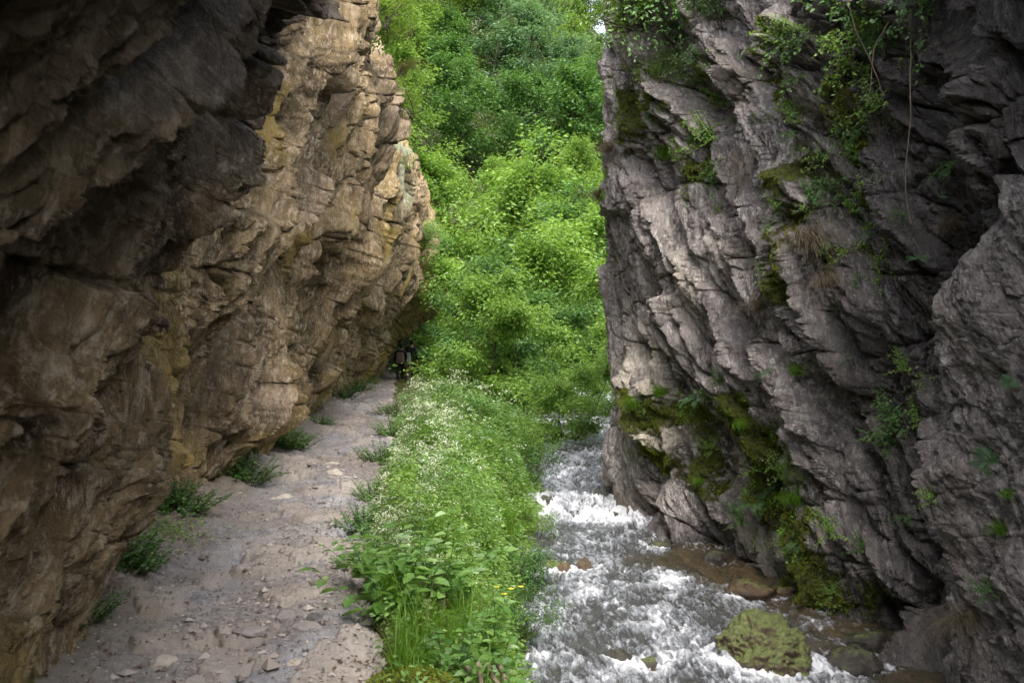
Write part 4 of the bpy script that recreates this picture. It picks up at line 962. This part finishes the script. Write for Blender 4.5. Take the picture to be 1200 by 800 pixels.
# flat stones lying on the path
k = NT('pale_path_stone'); p = k.pos(); n = k.noise(p, 14, 8, .7)
M['pale_stone'] = k.done(k.bsdf(k.mix(n, (.20, .165, .14), (.62, .55, .47)), .8, k.bump(n, .8, .02), .3))
k = NT('grey_path_stone'); p = k.pos(); n = k.noise(p, 12, 8, .7)
M['grey_stone'] = k.done(k.bsdf(k.mix(n, (.12, .105, .105), (.36, .32, .30)), .85, k.bump(n, .8, .02), .3))
for i, (x, y, rx, ry, rz, mt, lab) in enumerate([
    (-2.60, 11.95, .16, .14, .05, 'pale_stone', 'pale flat stone on the path just past the wide green clump, wall side'),
    (-2.32, 12.9, .14, .12, .05, 'pale_stone', 'pale flat stone on the path, farthest of the pale group'),
    (-2.12, 11.9, .20, .12, .06, 'pale_stone', 'largest pale flat stone in the middle of the path'),
    (-1.93, 11.5, .11, .11, .06, 'pale_stone', 'pale angular stone at the bank end of the pale group'),
    (-2.35, 10.2, .26, .18, .07, 'pale_stone', 'wide pale slab stone nearer than the pale group, mid path'),
    (-1.95, 10.0, .12, .10, .05, 'grey_stone', 'grey stone beside the wide pale slab'),
    (-1.62, 6.75, .09, .07, .05, 'grey_stone', 'lone brownish stone sitting up in the middle of the near path'),
    (-1.30, 5.75, .10, .08, .05, 'grey_stone', 'grey stone embedded near the bank side, with cobbles around it'),
    (-1.15, 5.5, .12, .09, .04, 'grey_stone', 'flat grey stone close to the broad-leaved plants'),
    (-1.40, 5.35, .11, .08, .035, 'grey_stone', 'flat cobble near the bottom of the path beside the lighter one'),
    (-1.75, 5.0, .13, .09, .05, 'pale_stone', 'rounded light cobble at the bottom of the path'),
    (-1.05, 4.95, .08, .06, .03, 'pale_stone', 'small light stone at the bottom right corner of the path'),
    (-4.55, 41.0, .5, .25, .12, 'pale_stone', 'pale stone step at the far end of the path under the walkers')]):
    o_ = link('flat_stone', rock_mesh(40 + i, rx, ry, rz, 4, .3), M[mt]); o_.location = (x, y, ground_path(x, y) - rz * .1); o_.rotation_euler = (0, 0, i * 1.1)
    tag(o_, lab, 'stone', 'stones lying on the path')

# ------------------------------------------------------------------ plants rooted on the grey wall
Rpx = 600 + 1166.7 * RP[:, :, 0] / np.maximum(RP[:, :, 1], .3); Rpy = 400 - 1166.7 * (RP[:, :, 2] - 1.6) / np.maximum(RP[:, :, 1], .3)
Lpx = 600 + 1166.7 * LP[:, :, 0] / np.maximum(LP[:, :, 1], .3); Lpy = 400 - 1166.7 * (LP[:, :, 2] - 1.6) / np.maximum(LP[:, :, 1], .3)
def root_at(px, py, A=RP, px_=Rpx, py_=Rpy):
    """where on the wall a plant seen in this direction is rooted"""
    d = (px_ - px) ** 2 + (py_ - py) ** 2 + (A[:, :, 1] < 1) * 1e6
    m = d < 10
    if not m.any(): i = np.argmin(d)
    else: i = np.argmin(np.where(m, A[:, :, 1], 1e9))
    i, j = np.unravel_index(i, A.shape[:2]); return Vector(A[i, j])
ferns = [fern_mesh(70 + i, 9, .34, .9) for i in range(3)]
wb = [herb_plant(80 + i, .30, .18, 16, .045, 6, .6, .25) for i in range(2)]
tr_ = [trail_mesh(90 + i, 12, .7, .038, .35) for i in range(3)]
dt = [tuft_mesh(95 + i, 260, .45, .004, 1.2, (-.4, -.5)) for i in range(2)]
gt = [tuft_mesh(98 + i, 160, .28, .006, .9, (-.3, -.4)) for i in range(2)]
ros = fern_mesh(101, 12, .17, .9)
WP = [  # px, py, kind, scale, label
 (750, 30, 'S', 1.1, 'leafy bush at the top of the grey wall next to the bright gap'),
 (800, 50, 'S', 1.5, 'largest leafy bush high on the grey wall'),
 (815, 70, 'B', 1.6, 'bluish leafy plant just below the largest high bush'),
 (770, 95, 'S', .55, 'small bush hanging under the largest high bush, on its left'),
 (850, 25, 'S', 1.1, 'thin-leaved bush at the top edge of the grey wall, right of the largest bush'),
 (780, 185, 'G', 1.4, 'grass tuft on a ledge left of the bright hanging plant'),
 (835, 160, 'B', 1.7, 'bright hanging leafy plant above the bundle of bare roots'),
 (850, 185, 'T', .9, 'trailing strands hanging below the bright hanging plant'),
 (836, 215, 'B', .8, 'small sprig on bare rock directly below the bright hanging plant'),
 (845, 245, 'B', .55, 'tiny sprig below the small one on bare rock'),
 (712, 175, 'D', .9, 'thin dry grass near the edge of the wall by the gap, upper one'),
 (703, 230, 'D', .9, 'thin dry grass near the edge of the wall by the gap, lower one'),
 (930, 95, 'F', .9, 'fern at the head of the mossy rib'),
 (945, 40, 'T', 1.1, 'creeper hanging from the top edge beside the bare root'),
 (985, 15, 'S', 1.2, 'bush overhanging the top edge of the picture above the mossy rib'),
 (1010, 45, 'T', 1.2, 'yellowish creeper spreading across the dark upper wall'),
 (1040, 60, 'S', .5, 'small bush in the dark upper wall next to the yellowish creeper'),
 (1075, 15, 'T', 1.2, 'dark creeper at the top of the shaded recess'),
 (1030, 125, 'B', 1.2, 'leafy plant right of the mossy rib under the dark upper wall'),
 (1010, 150, 'T', .9, 'creeper draped over the moss right of the rib'),
 (925, 160, 'F', .7, 'small fern left of the mossy rib halfway down it'),
 (965, 190, 'B', 1.2, 'bright leafy plant at the foot of the mossy rib'),
 (955, 235, 'B', 1.1, 'bright plant on the moss cushion above the dry grass beard'),
 (985, 215, 'T', .8, 'creeper over the lower moss cushion'),
 (950, 290, 'D', 1.3, 'beard of dry grass hanging in the middle of the wall'),
 (975, 330, 'D', .8, 'short dry grass right below the dry beard'),
 (895, 365, 'D', .9, 'dry grass tuft left of the long shadowed cleft'),
 (1015, 275, 'F', .6, 'small fern on the dark block right of the dry beard'),
 (1010, 320, 'T', .6, 'thin creeper strip down the dark block'),
 (1078, 305, 'F', .6, 'small fern at the edge of the rounded near block'),
 (1115, 270, 'D', .8, 'dry tuft on the sloping shoulder of the near block'),
 (1120, 190, 'T', .6, 'thin ivy strand in the shaded recess above the near block'),
 (1060, 250, 'T', .5, 'thin ivy strand on the dark block under the bare hanging root'),
 (900, 435, 'F', .75, 'fern in the mouth of the dark cleft in the middle of the wall'),
 (935, 440, 'G', 1.0, 'grass tuft right of the fern in the dark cleft'),
 (745, 475, 'G', 1.3, 'grass on the mossy ledge, the end nearest the gap'),
 (775, 465, 'G', 1.2, 'grass on the mossy ledge, left of the pale fern'),
 (818, 465, 'F', 1.15, 'pale fern in the middle of the mossy ledge'),
 (845, 445, 'B', .9, 'leafy sprig above the right end of the mossy ledge'),
 (835, 520, 'B', .9, 'plant hanging under the mossy ledge'),
 (822, 565, 'G', .8, 'thin grass low on the wall above the water, under the mossy ledge'),
 (868, 500, 'G', .9, 'grass beside the bright moss patch'),
 (895, 545, 'B', 1.1, 'leafy plant at the top of the lower fern bank'),
 (910, 570, 'F', 1.5, 'largest fern of the lower wall'),
 (885, 590, 'F', 1.2, 'fern left of the largest lower one'),
 (925, 545, 'B', 1.3, 'bright leafy plant right above the largest lower fern'),
 (870, 605, 'B', 1.0, 'low bright plant at the left foot of the lower fern bank'),
 (935, 590, 'G', 1.2, 'grass right of the largest lower fern'),
 (970, 620, 'B', 1.0, 'upright herb on the mossy foot of the wall'),
 (935, 640, 'F', .7, 'small fern just above the mossy foot by the water'),
 (1010, 640, 'B', .7, 'small yellowish herb beside the dead twigs'),
 (975, 690, 'B', .6, 'tiny plant close to the water at the wall foot'),
 (1055, 495, 'B', 1.5, 'leafy shrublet on the dark face near the edge of the near block'),
 (1040, 515, 'B', 1.0, 'smaller shrublet left of the leafy one near the block edge'),
 (1062, 425, 'B', .8, 'small plant above the leafy shrublet near the block edge'),
 (990, 420, 'F', .5, 'tiny fern on the face between the cleft and the dark block'),
 (1058, 605, 'F', .6, 'small fern low on the dark face by the near block'),
 (1092, 580, 'B', .6, 'sprig right at the lower edge of the near block'),
 (1162, 540, 'R', 1.1, 'star-shaped green rosette on the near block'),
 (1182, 448, 'R', .6, 'small rosette high on the near block at the picture edge'),
 (1175, 625, 'G', .7, 'wisp of grass low on the near block'),
 (1155, 690, 'B', .6, 'small sprig near the foot of the near block'),
 (1140, 735, 'D', 1.0, 'dry grass hanging at the foot of the near block'),
 (1180, 580, 'G', .5, 'tiny grass wisp right of the star-shaped rosette')]
for i, (px, py, kd, s_, lab) in enumerate(WP):
    c_ = root_at(px, py); s_ = s_ * (1.0 if c_.y > 7 else .8)
    out_ = Vector((-.06, -.05, 0)); loc = c_ + out_ * .3; yaw = i * .7 % 1.2 - .6
    if kd == 'S': put(shrub1 if i % 2 else shrub2, (M['leaf_mid' if i % 3 else 'leaf_bright'], M['bark']), loc, (.35, -.55, yaw + i), s_ * .55, 'wall_shrub', lab, 'shrub', 'shrubs on the grey wall')
    elif kd == 'B': put(wb[i % 2], (M['leaf_blue' if i in (2, 7) else 'leaf_bright' if i % 3 == 0 else 'leaf_mid'], M['bark']), loc, (.5, -.8, yaw), s_ * .95, 'wall_plant', lab, 'plant', 'leafy plants on the grey wall')
    elif kd == 'T': put(tr_[i % 3], (M['leaf_yellow' if i == 15 else 'leaf_mid'], M['bark']), loc, (0, 0, yaw * .5), s_ * .9, 'creeper', lab, 'creeper', 'creepers on the grey wall')
    elif kd == 'F': put(ferns[i % 3], (M['leaf_blue' if i % 2 else 'leaf_mid'], M['leaf_mid']), loc, (.15, -.35, yaw), s_ * .8, 'fern', lab, 'fern', 'ferns on the grey wall')
    elif kd == 'R': put(ros, (M['leaf_blue'], M['leaf_mid']), loc, (.7, -.9, yaw), s_, 'rosette_plant', lab, 'plant')
    elif kd == 'G': put1(gt[i % 2], M['grass'], loc, (.2, -.4, yaw), s_, 'grass_tuft', lab, 'grass', 'grass tufts on the grey wall')
    else: put1(dt[i % 2], M['dry'], loc, (.3, -.5, yaw), s_, 'dry_grass_tuft', lab, 'dry grass', 'dry grass on the grey wall')
# moss and tiny greenery in the cracks of the wall: nobody could count it
r = np.random.default_rng(120)
def scatter_wall(weight, n):
    w_ = weight.ravel().astype(float); w_ = w_ * (np.maximum(RP[:, :, 1].ravel(), 1) ** 1.2); w_ /= w_.sum(); i = r.choice(len(w_), n, p=w_)
    return RP.reshape(-1, 3)[i], RN.reshape(-1, 3)[i]
mw = np.clip(mossR * (.4 + 1.2 * (fbm(uR * 2.5, bR * 3, 3, 830) + .4)) - .42, 0, 1)
P_, N_ = scatter_wall(mw, 52000); n = len(P_)
V, F = bake_leaves(P_ + N_ * .004, N_ * .5 + r.normal(0, .6, (n, 3)) + [0, 0, -.3], N_ + r.normal(0, .5, (n, 3)) + [0, 0, .6], .022 * r.uniform(.5, 1.6, n), .012, .2)
o_ = link('wall_moss', mesh_np('wall_moss', V, F, False), M['moss']); tag(o_, 'shaggy olive green moss growing in patches on the grey wall', 'moss', kind='stuff')
Yr, Zr = RP[:, :, 1], RP[:, :, 2]; gw = 0 * Yr
for (cy, cz, ry, rz, am) in [(11.2, 4.6, .9, .8, 1.2), (11.3, 3.4, .6, .9, 1.0), (10.6, 3.0, .4, .8, .8), (14.6, 5.8, 1.2, .9, 1.2), (14.0, 4.4, .6, .7, .9), (12.3, -.1, .8, .6, 1.2), (12.0, -.8, .6, .4, 1.0), (14.6, .7, 1.0, .25, .8), (13.4, .9, .5, .3, .6), (9.9, 1.0, .5, .6, .7), (17.0, 4.5, .3, 1.3, .6), (11.5, -1.2, .8, .25, .6), (10.3, 5, .8, .6, .8)]:
    gw = gw + am * blob(Yr, Zr, cy, cz, ry, rz)
gw = np.clip(gw * sstep(.05, .35, fbm(uR * 2.2, bR * 4.0, 3, 831)) - .12, 0, 1)
P_, N_ = scatter_wall(gw, 24000); n = len(P_); off = np.abs(r.normal(0, .035, n))[:, None]; off = N_ * off + r.normal(0, .02, (n, 3))
L_ = .030 * r.uniform(.5, 1.5, n)
V, F = bake_leaves(P_ + off, N_ * .6 + r.normal(0, .6, (n, 3)), N_ * .6 + [0, 0, .8] + r.normal(0, .35, (n, 3)), L_, L_ * .6, .2)
o_ = link('crevice_greenery', mesh_np('crevice_greenery', V, F, False), M['leaf_bright']); tag(o_, 'tiny leafy growth filling ledges and crevices of the grey wall', 'plants', kind='stuff')
# hanging and bare roots, dead twigs
r = np.random.default_rng(110)
def root_line(px, py, L, rad, d=(-.1, -.05, -1), wob=.12, n=14, up=-.05):
    c_ = root_at(px, py); return (curve(np.array(c_) + [-.06, -.06, 0], d, L, n, wob, up, r), np.linspace(rad, rad * .35, n + 1))
for nm, lines, lab, grp in [
    ('hanging_root', [root_line(1070, 15, 2.0, .009, (-.05, -.03, -1), .13)], 'long straight grey root hanging down the dark face in front of the recess', None),
    ('hanging_root', [root_line(995, 0, 1.1, .012, (.35, -.1, -1), .16)], 'curved bare root hanging from the top edge near the mossy rib', None),
    ('hanging_root', [root_line(1045, 30, .8, .008, (-.5, -.1, -1), .2)], 'thin bare root looping down from the yellowish creeper', None),
    ('root_bundle', [root_line(875 + r.uniform(-16, 16), 175 + r.uniform(-8, 8), r.uniform(.3, .8), .004, (r.uniform(-.3, .1), -.2, -1), .15, 9) for i in range(28)], 'X', None),
    ('dead_twig', [root_line(995, 637, .62, .007, (1, -.35, -.04), .06, 8, 0), root_line(1002, 640, .3, .004, (1, -.3, -.3), .06, 8, 0)], 'straight dead twig sticking out above the water, upper one', None),
    ('dead_twig', [root_line(1005, 668, .5, .007, (1, -.35, .3), .08, 8, 0), root_line(1012, 664, .25, .004, (1, -.3, .7), .08, 8, 0)], 'dead forked twig sloping up from the mossy foot, lower one', None)]:
    if nm == 'root_bundle':
        e = empty('root_bundle', (0, 0, 0)); tag(e, 'bundle of thin brown roots hanging under the bright leafy plant', 'roots')
        for ln_ in lines: link('root', mesh_np('root', *tubes([ln_], 4)), M['root'], e)
        continue
    o_ = link(nm, mesh_np(nm, *tubes(lines, 5)), M['root']); tag(o_, lab, 'root' if 'root' in nm else 'twig', grp)
# greenery hanging over the lip of the left wall at its far end
for i, (px, py, kd, s_, lab) in enumerate([
    (462, 40, 'D', 1.1, 'dry grass hanging over the top lip of the brown wall, upper tuft'),
    (474, 85, 'D', 1.2, 'dry grass hanging over the lip of the brown wall, below the upper tuft'),
    (470, 20, 'S', .7, 'bush growing over the top lip of the brown wall beside the gap'),
    (480, 130, 'S', .7, 'leafy bush on the edge of the brown wall under the dry grass'),
    (478, 202, 'B', 2.2, 'small bright plant alone on the edge of the brown wall'),
    (486, 250, 'D', 1.4, 'pale dry grass hanging beside the edge of the brown wall'),
    (497, 285, 'S', .7, 'green bush on the tip of the overhanging lip'),
    (442, 8, 'B', 1.6, 'small green plant near the top of the brown wall')]):
    c_ = root_at(px, py, LP, Lpx, Lpy); loc = c_ + Vector((.05, .1, 0))
    if kd == 'S': put(shrub1 if i % 2 else shrub2, (M['leaf_bright'], M['bark']), loc, (.2, .5, i), s_ * .8, 'lip_shrub', lab, 'shrub', 'plants on the lip of the brown wall')
    elif kd == 'B': put(wb[i % 2], (M['leaf_bright'], M['bark']), loc, (.3, .6, i), s_, 'lip_plant', lab, 'plant', 'plants on the lip of the brown wall')
    else: put1(dt[i % 2], M['dry'], loc, (0, 0, 2.2), s_, 'dry_grass_tuft', lab, 'dry grass', 'plants on the lip of the brown wall')

# ------------------------------------------------------------------ the two walkers
def skin_body(name, verts, edges, radii, mat, parent=None, root=0, sub=2):
    me = D.meshes.new(name); me.from_pydata(verts, edges, []); me.update()
    o_ = D.objects.new(name, me); COL.objects.link(o_)
    if not me.skin_vertices: 
        md = o_.modifiers.new('skin', 'SKIN')
    sv = me.skin_vertices[0].data if me.skin_vertices else None
    if sv is None:
        a_ = None
    for i, q in enumerate(sv): q.radius = q_ if isinstance((q_ := radii[i]), tuple) else (q_, q_); q.use_root = (i == root)
    ss = o_.modifiers.new('sub', 'SUBSURF'); ss.levels = sub; ss.render_levels = sub
    bpy.context.view_layer.update()
    dg = bpy.context.evaluated_depsgraph_get(); ev = o_.evaluated_get(dg); m2 = D.meshes.new_from_object(ev)
    D.objects.remove(o_); m2.name = name
    for f in m2.polygons: f.use_smooth = True
    return link(name, m2, mat, parent)
def plain(name, col, rough=.8):
    k = NT(name); n = k.noise(k.pos(), 30, 4, .6); return k.done(k.bsdf(k.mix(n, tuple(x * .7 for x in col), tuple(min(1, x * 1.25) for x in col)), rough, k.bump(n, .3, .01)))
M['skin'] = plain('skin', (.42, .26, .19), .5); M['black_cloth'] = plain('black_cloth', (.012, .012, .015)); M['hair'] = plain('dark_hair', (.012, .01, .009), .5)
M['brown_cloth'] = plain('brown_cloth', (.16, .09, .075)); M['pink'] = plain('faded_pink_canvas', (.28, .17, .16)); M['greyc'] = plain('pale_grey_canvas', (.36, .38, .35)); M['shoe'] = plain('shoe', (.05, .045, .04))
def walker(H, lean, stride, top, legs, loc, rz, label, arms):
    e = empty('person', loc, rz); s = H / 1.75
    lx = lean  # sideways offset of the shoulders
    J = dict(pel=(0, 0, .95), wst=(lx * .25, 0, 1.10), chs=(lx * .7, .02, 1.30), nck=(lx * 1.0, .02, 1.47), hd0=(lx * 1.15, .03, 1.54), hd1=(lx * 1.25, .05, 1.66), hd2=(lx * 1.3, .04, 1.73))
    for sgn, n_ in ((-1, 'l'), (1, 'r')):
        st = stride * sgn
        J['hip' + n_] = (.10 * sgn, 0, .90); J['kne' + n_] = (.11 * sgn, st * .5 + .04, .50); J['ank' + n_] = (.11 * sgn, st, .09); J['toe' + n_] = (.12 * sgn, st + .16, .03)
        a = arms[0 if sgn < 0 else 1]
        J['sho' + n_] = (lx * .95 + .19 * sgn, .02, 1.40); J['elb' + n_] = (lx * .8 + .25 * sgn + a[0] * .5, a[1] * .4 - .03, 1.13); J['wri' + n_] = (lx * .8 + .24 * sgn + a[0], a[1], .90 + a[2]); J['plm' + n_] = (lx * .8 + .24 * sgn + a[0] * 1.02, a[1] + .02, .82 + a[2])
    V, E, R, ix = [], [], [], {}
    def add(k_, r_, co=None):
        ix[k_] = len(V); V.append(tuple(c * s for c in (co or J[k_]))); R.append(tuple(x * s for x in r_) if isinstance(r_, tuple) else r_ * s)
    add('pel', (.145, .115)); add('wst', (.13, .10)); add('chs', (.165, .115)); add('nck', .055); add('hd0', (.065, .07)); add('hd1', (.082, .098)); add('hd2', (.06, .07))
    E += [(0, 1), (1, 2), (2, 3), (3, 4), (4, 5), (5, 6)]
    # nose and ears
    h = J['hd1']; add('nose', .012, (h[0], h[1] + .115, h[2] - .02)); E.append((ix['hd1'], ix['nose']))
    for sg in (-1, 1): add('ear%d' % sg, .014, (h[0] + .092 * sg, h[1], h[2] - .01)); E.append((ix['hd1'], ix['ear%d' % sg]))
    for n_, sg in (('l', -1), ('r', 1)):
        for k_, r_ in (('hip', .085), ('kne', .055), ('ank', .036), ('toe', .03)): add(k_ + n_, r_)
        E += [(0, ix['hip' + n_]), (ix['hip' + n_], ix['kne' + n_]), (ix['kne' + n_], ix['ank' + n_]), (ix['ank' + n_], ix['toe' + n_])]
        for k_, r_ in (('sho', .06), ('elb', .038), ('wri', .026), ('plm', (.036, .018))): add(k_ + n_, r_)
        E += [(2, ix['sho' + n_]), (ix['sho' + n_], ix['elb' + n_]), (ix['elb' + n_], ix['wri' + n_]), (ix['wri' + n_], ix['plm' + n_])]
        p = J['plm' + n_]
        for f in range(4):
            y_ = (f - 1.5) * .02; L_ = (.075, .085, .08, .06)[f]
            add('f%s%d' % (n_, f), .009, (p[0], p[1] + y_, p[2] - .035)); add('g%s%d' % (n_, f), .008, (p[0] - .012 * sg, p[1] + y_, p[2] - .035 - L_ * .6)); add('t%s%d' % (n_, f), .007, (p[0] - .03 * sg, p[1] + y_, p[2] - .03 - L_))
            E += [(ix['plm' + n_], ix['f%s%d' % (n_, f)]), (ix['f%s%d' % (n_, f)], ix['g%s%d' % (n_, f)]), (ix['g%s%d' % (n_, f)], ix['t%s%d' % (n_, f)])]
        add('th' + n_, .010, (p[0] - .01 * sg, p[1] + .045, p[2] + .0)); add('ti' + n_, .008, (p[0] - .018 * sg, p[1] + .06, p[2] - .045)); E += [(ix['plm' + n_], ix['th' + n_]), (ix['th' + n_], ix['ti' + n_])]
    body = skin_body('body', V, E, R, M['skin'], e)
    def sub_(keys, edges, rad, nm, mt):
        v = [tuple(c * s for c in (J[q] if isinstance(q, str) else q)) for q in keys]; return skin_body(nm, v, edges, [tuple(x * s for x in q) if isinstance(q, tuple) else q * s for q in rad], mt, e)
    sub_(['pel', 'wst', 'chs', 'nck', 'shol', 'elbl', 'wril', 'shor', 'elbr', 'wrir'], [(0, 1), (1, 2), (2, 3), (2, 4), (4, 5), (5, 6), (2, 7), (7, 8), (8, 9)], [(.175, .14), (.16, .13), (.19, .14), .072, .082, .056, .042, .082, .056, .042], 'jacket', top)
    sub_(['pel', 'hipl', 'knel', 'ankl', 'hipr', 'kner', 'ankr'], [(0, 1), (1, 2), (2, 3), (0, 4), (4, 5), (5, 6)], [(.16, .13), .105, .072, .055, .105, .072, .055], 'trousers', legs)
    for n_ in 'lr': sub_(['ank' + n_, 'toe' + n_], [(0, 1)], [.055, .045], 'shoe', M['shoe'])
    h0, h1, h2 = J['hd0'], J['hd1'], J['hd2']
    sub_([(h0[0], h0[1] - .045, h0[2] - .02), (h1[0], h1[1] - .03, h1[2]), (h2[0], h2[1] - .01, h2[2] + .005)], [(0, 1), (1, 2)], [(.07, .05), (.098, .09), (.075, .078)], 'hair', M['hair'])
    tag(e, label, 'person'); return e
zP = ground_path(-4.55, 42)
wa = walker(1.60, .05, .16, M['black_cloth'], M['black_cloth'], (-4.72, 42.0, zP), 0.1, 'shorter walker in dark clothes at the far end of the path', ((-.02, .05, 0), (0, -.02, 0)))
wb_ = walker(1.78, .17, -.14, M['black_cloth'], M['brown_cloth'], (-4.47, 42.5, ground_path(-4.5, 42.5)), -.15, 'taller person in a black jacket and brown trousers leaning to the right', ((.05, .1, 0), (.03, .06, .02)))
def bag(loc, sx, sz, mt, label):
    import bmesh
    e = empty('backpack', loc); bm = bmesh.new(); bmesh.ops.create_cube(bm, size=1)
    bmesh.ops.bevel(bm, geom=list(bm.edges) + list(bm.verts), offset=.22, segments=4, affect='EDGES', profile=.6)
    for v in bm.verts: v.co = Vector((v.co.x * sx * (1 - .12 * (v.co.z > .2)), v.co.y * .20, v.co.z * sz))
    me = D.meshes.new('bag_body'); bm.to_mesh(me); bm.free(); link('bag_body', me, M[mt], e)
    bm = bmesh.new(); bmesh.ops.create_cube(bm, size=1); bmesh.ops.bevel(bm, geom=list(bm.edges), offset=.2, segments=3, affect='EDGES')
    for v in bm.verts: v.co = Vector((v.co.x * sx * .7, v.co.y * .08 - .12, v.co.z * sz * .4 - sz * .18))
    me = D.meshes.new('front_pocket'); bm.to_mesh(me); bm.free(); link('front_pocket', me, M[mt], e)
    for q in (-1, 1):
        ln = [(np.array([[q * sx * .3, .08, sz * .42], [q * sx * .34, .2, sz * .5], [q * sx * .36, .3, sz * .2], [q * sx * .33, .12, -sz * .35]]), np.full(4, .014))]
        link('strap', mesh_np('strap', *tubes(ln, 5)), M['black_cloth'], e)
    tag(e, label, 'backpack')
bag((-4.70, 41.80, zP + 1.02), .34, .46, 'pink', 'faded pink backpack worn by the shorter walker')
bag((-4.41, 42.3, zP + .98), .22, .50, 'greyc', 'pale grey bag carried by the taller walker')
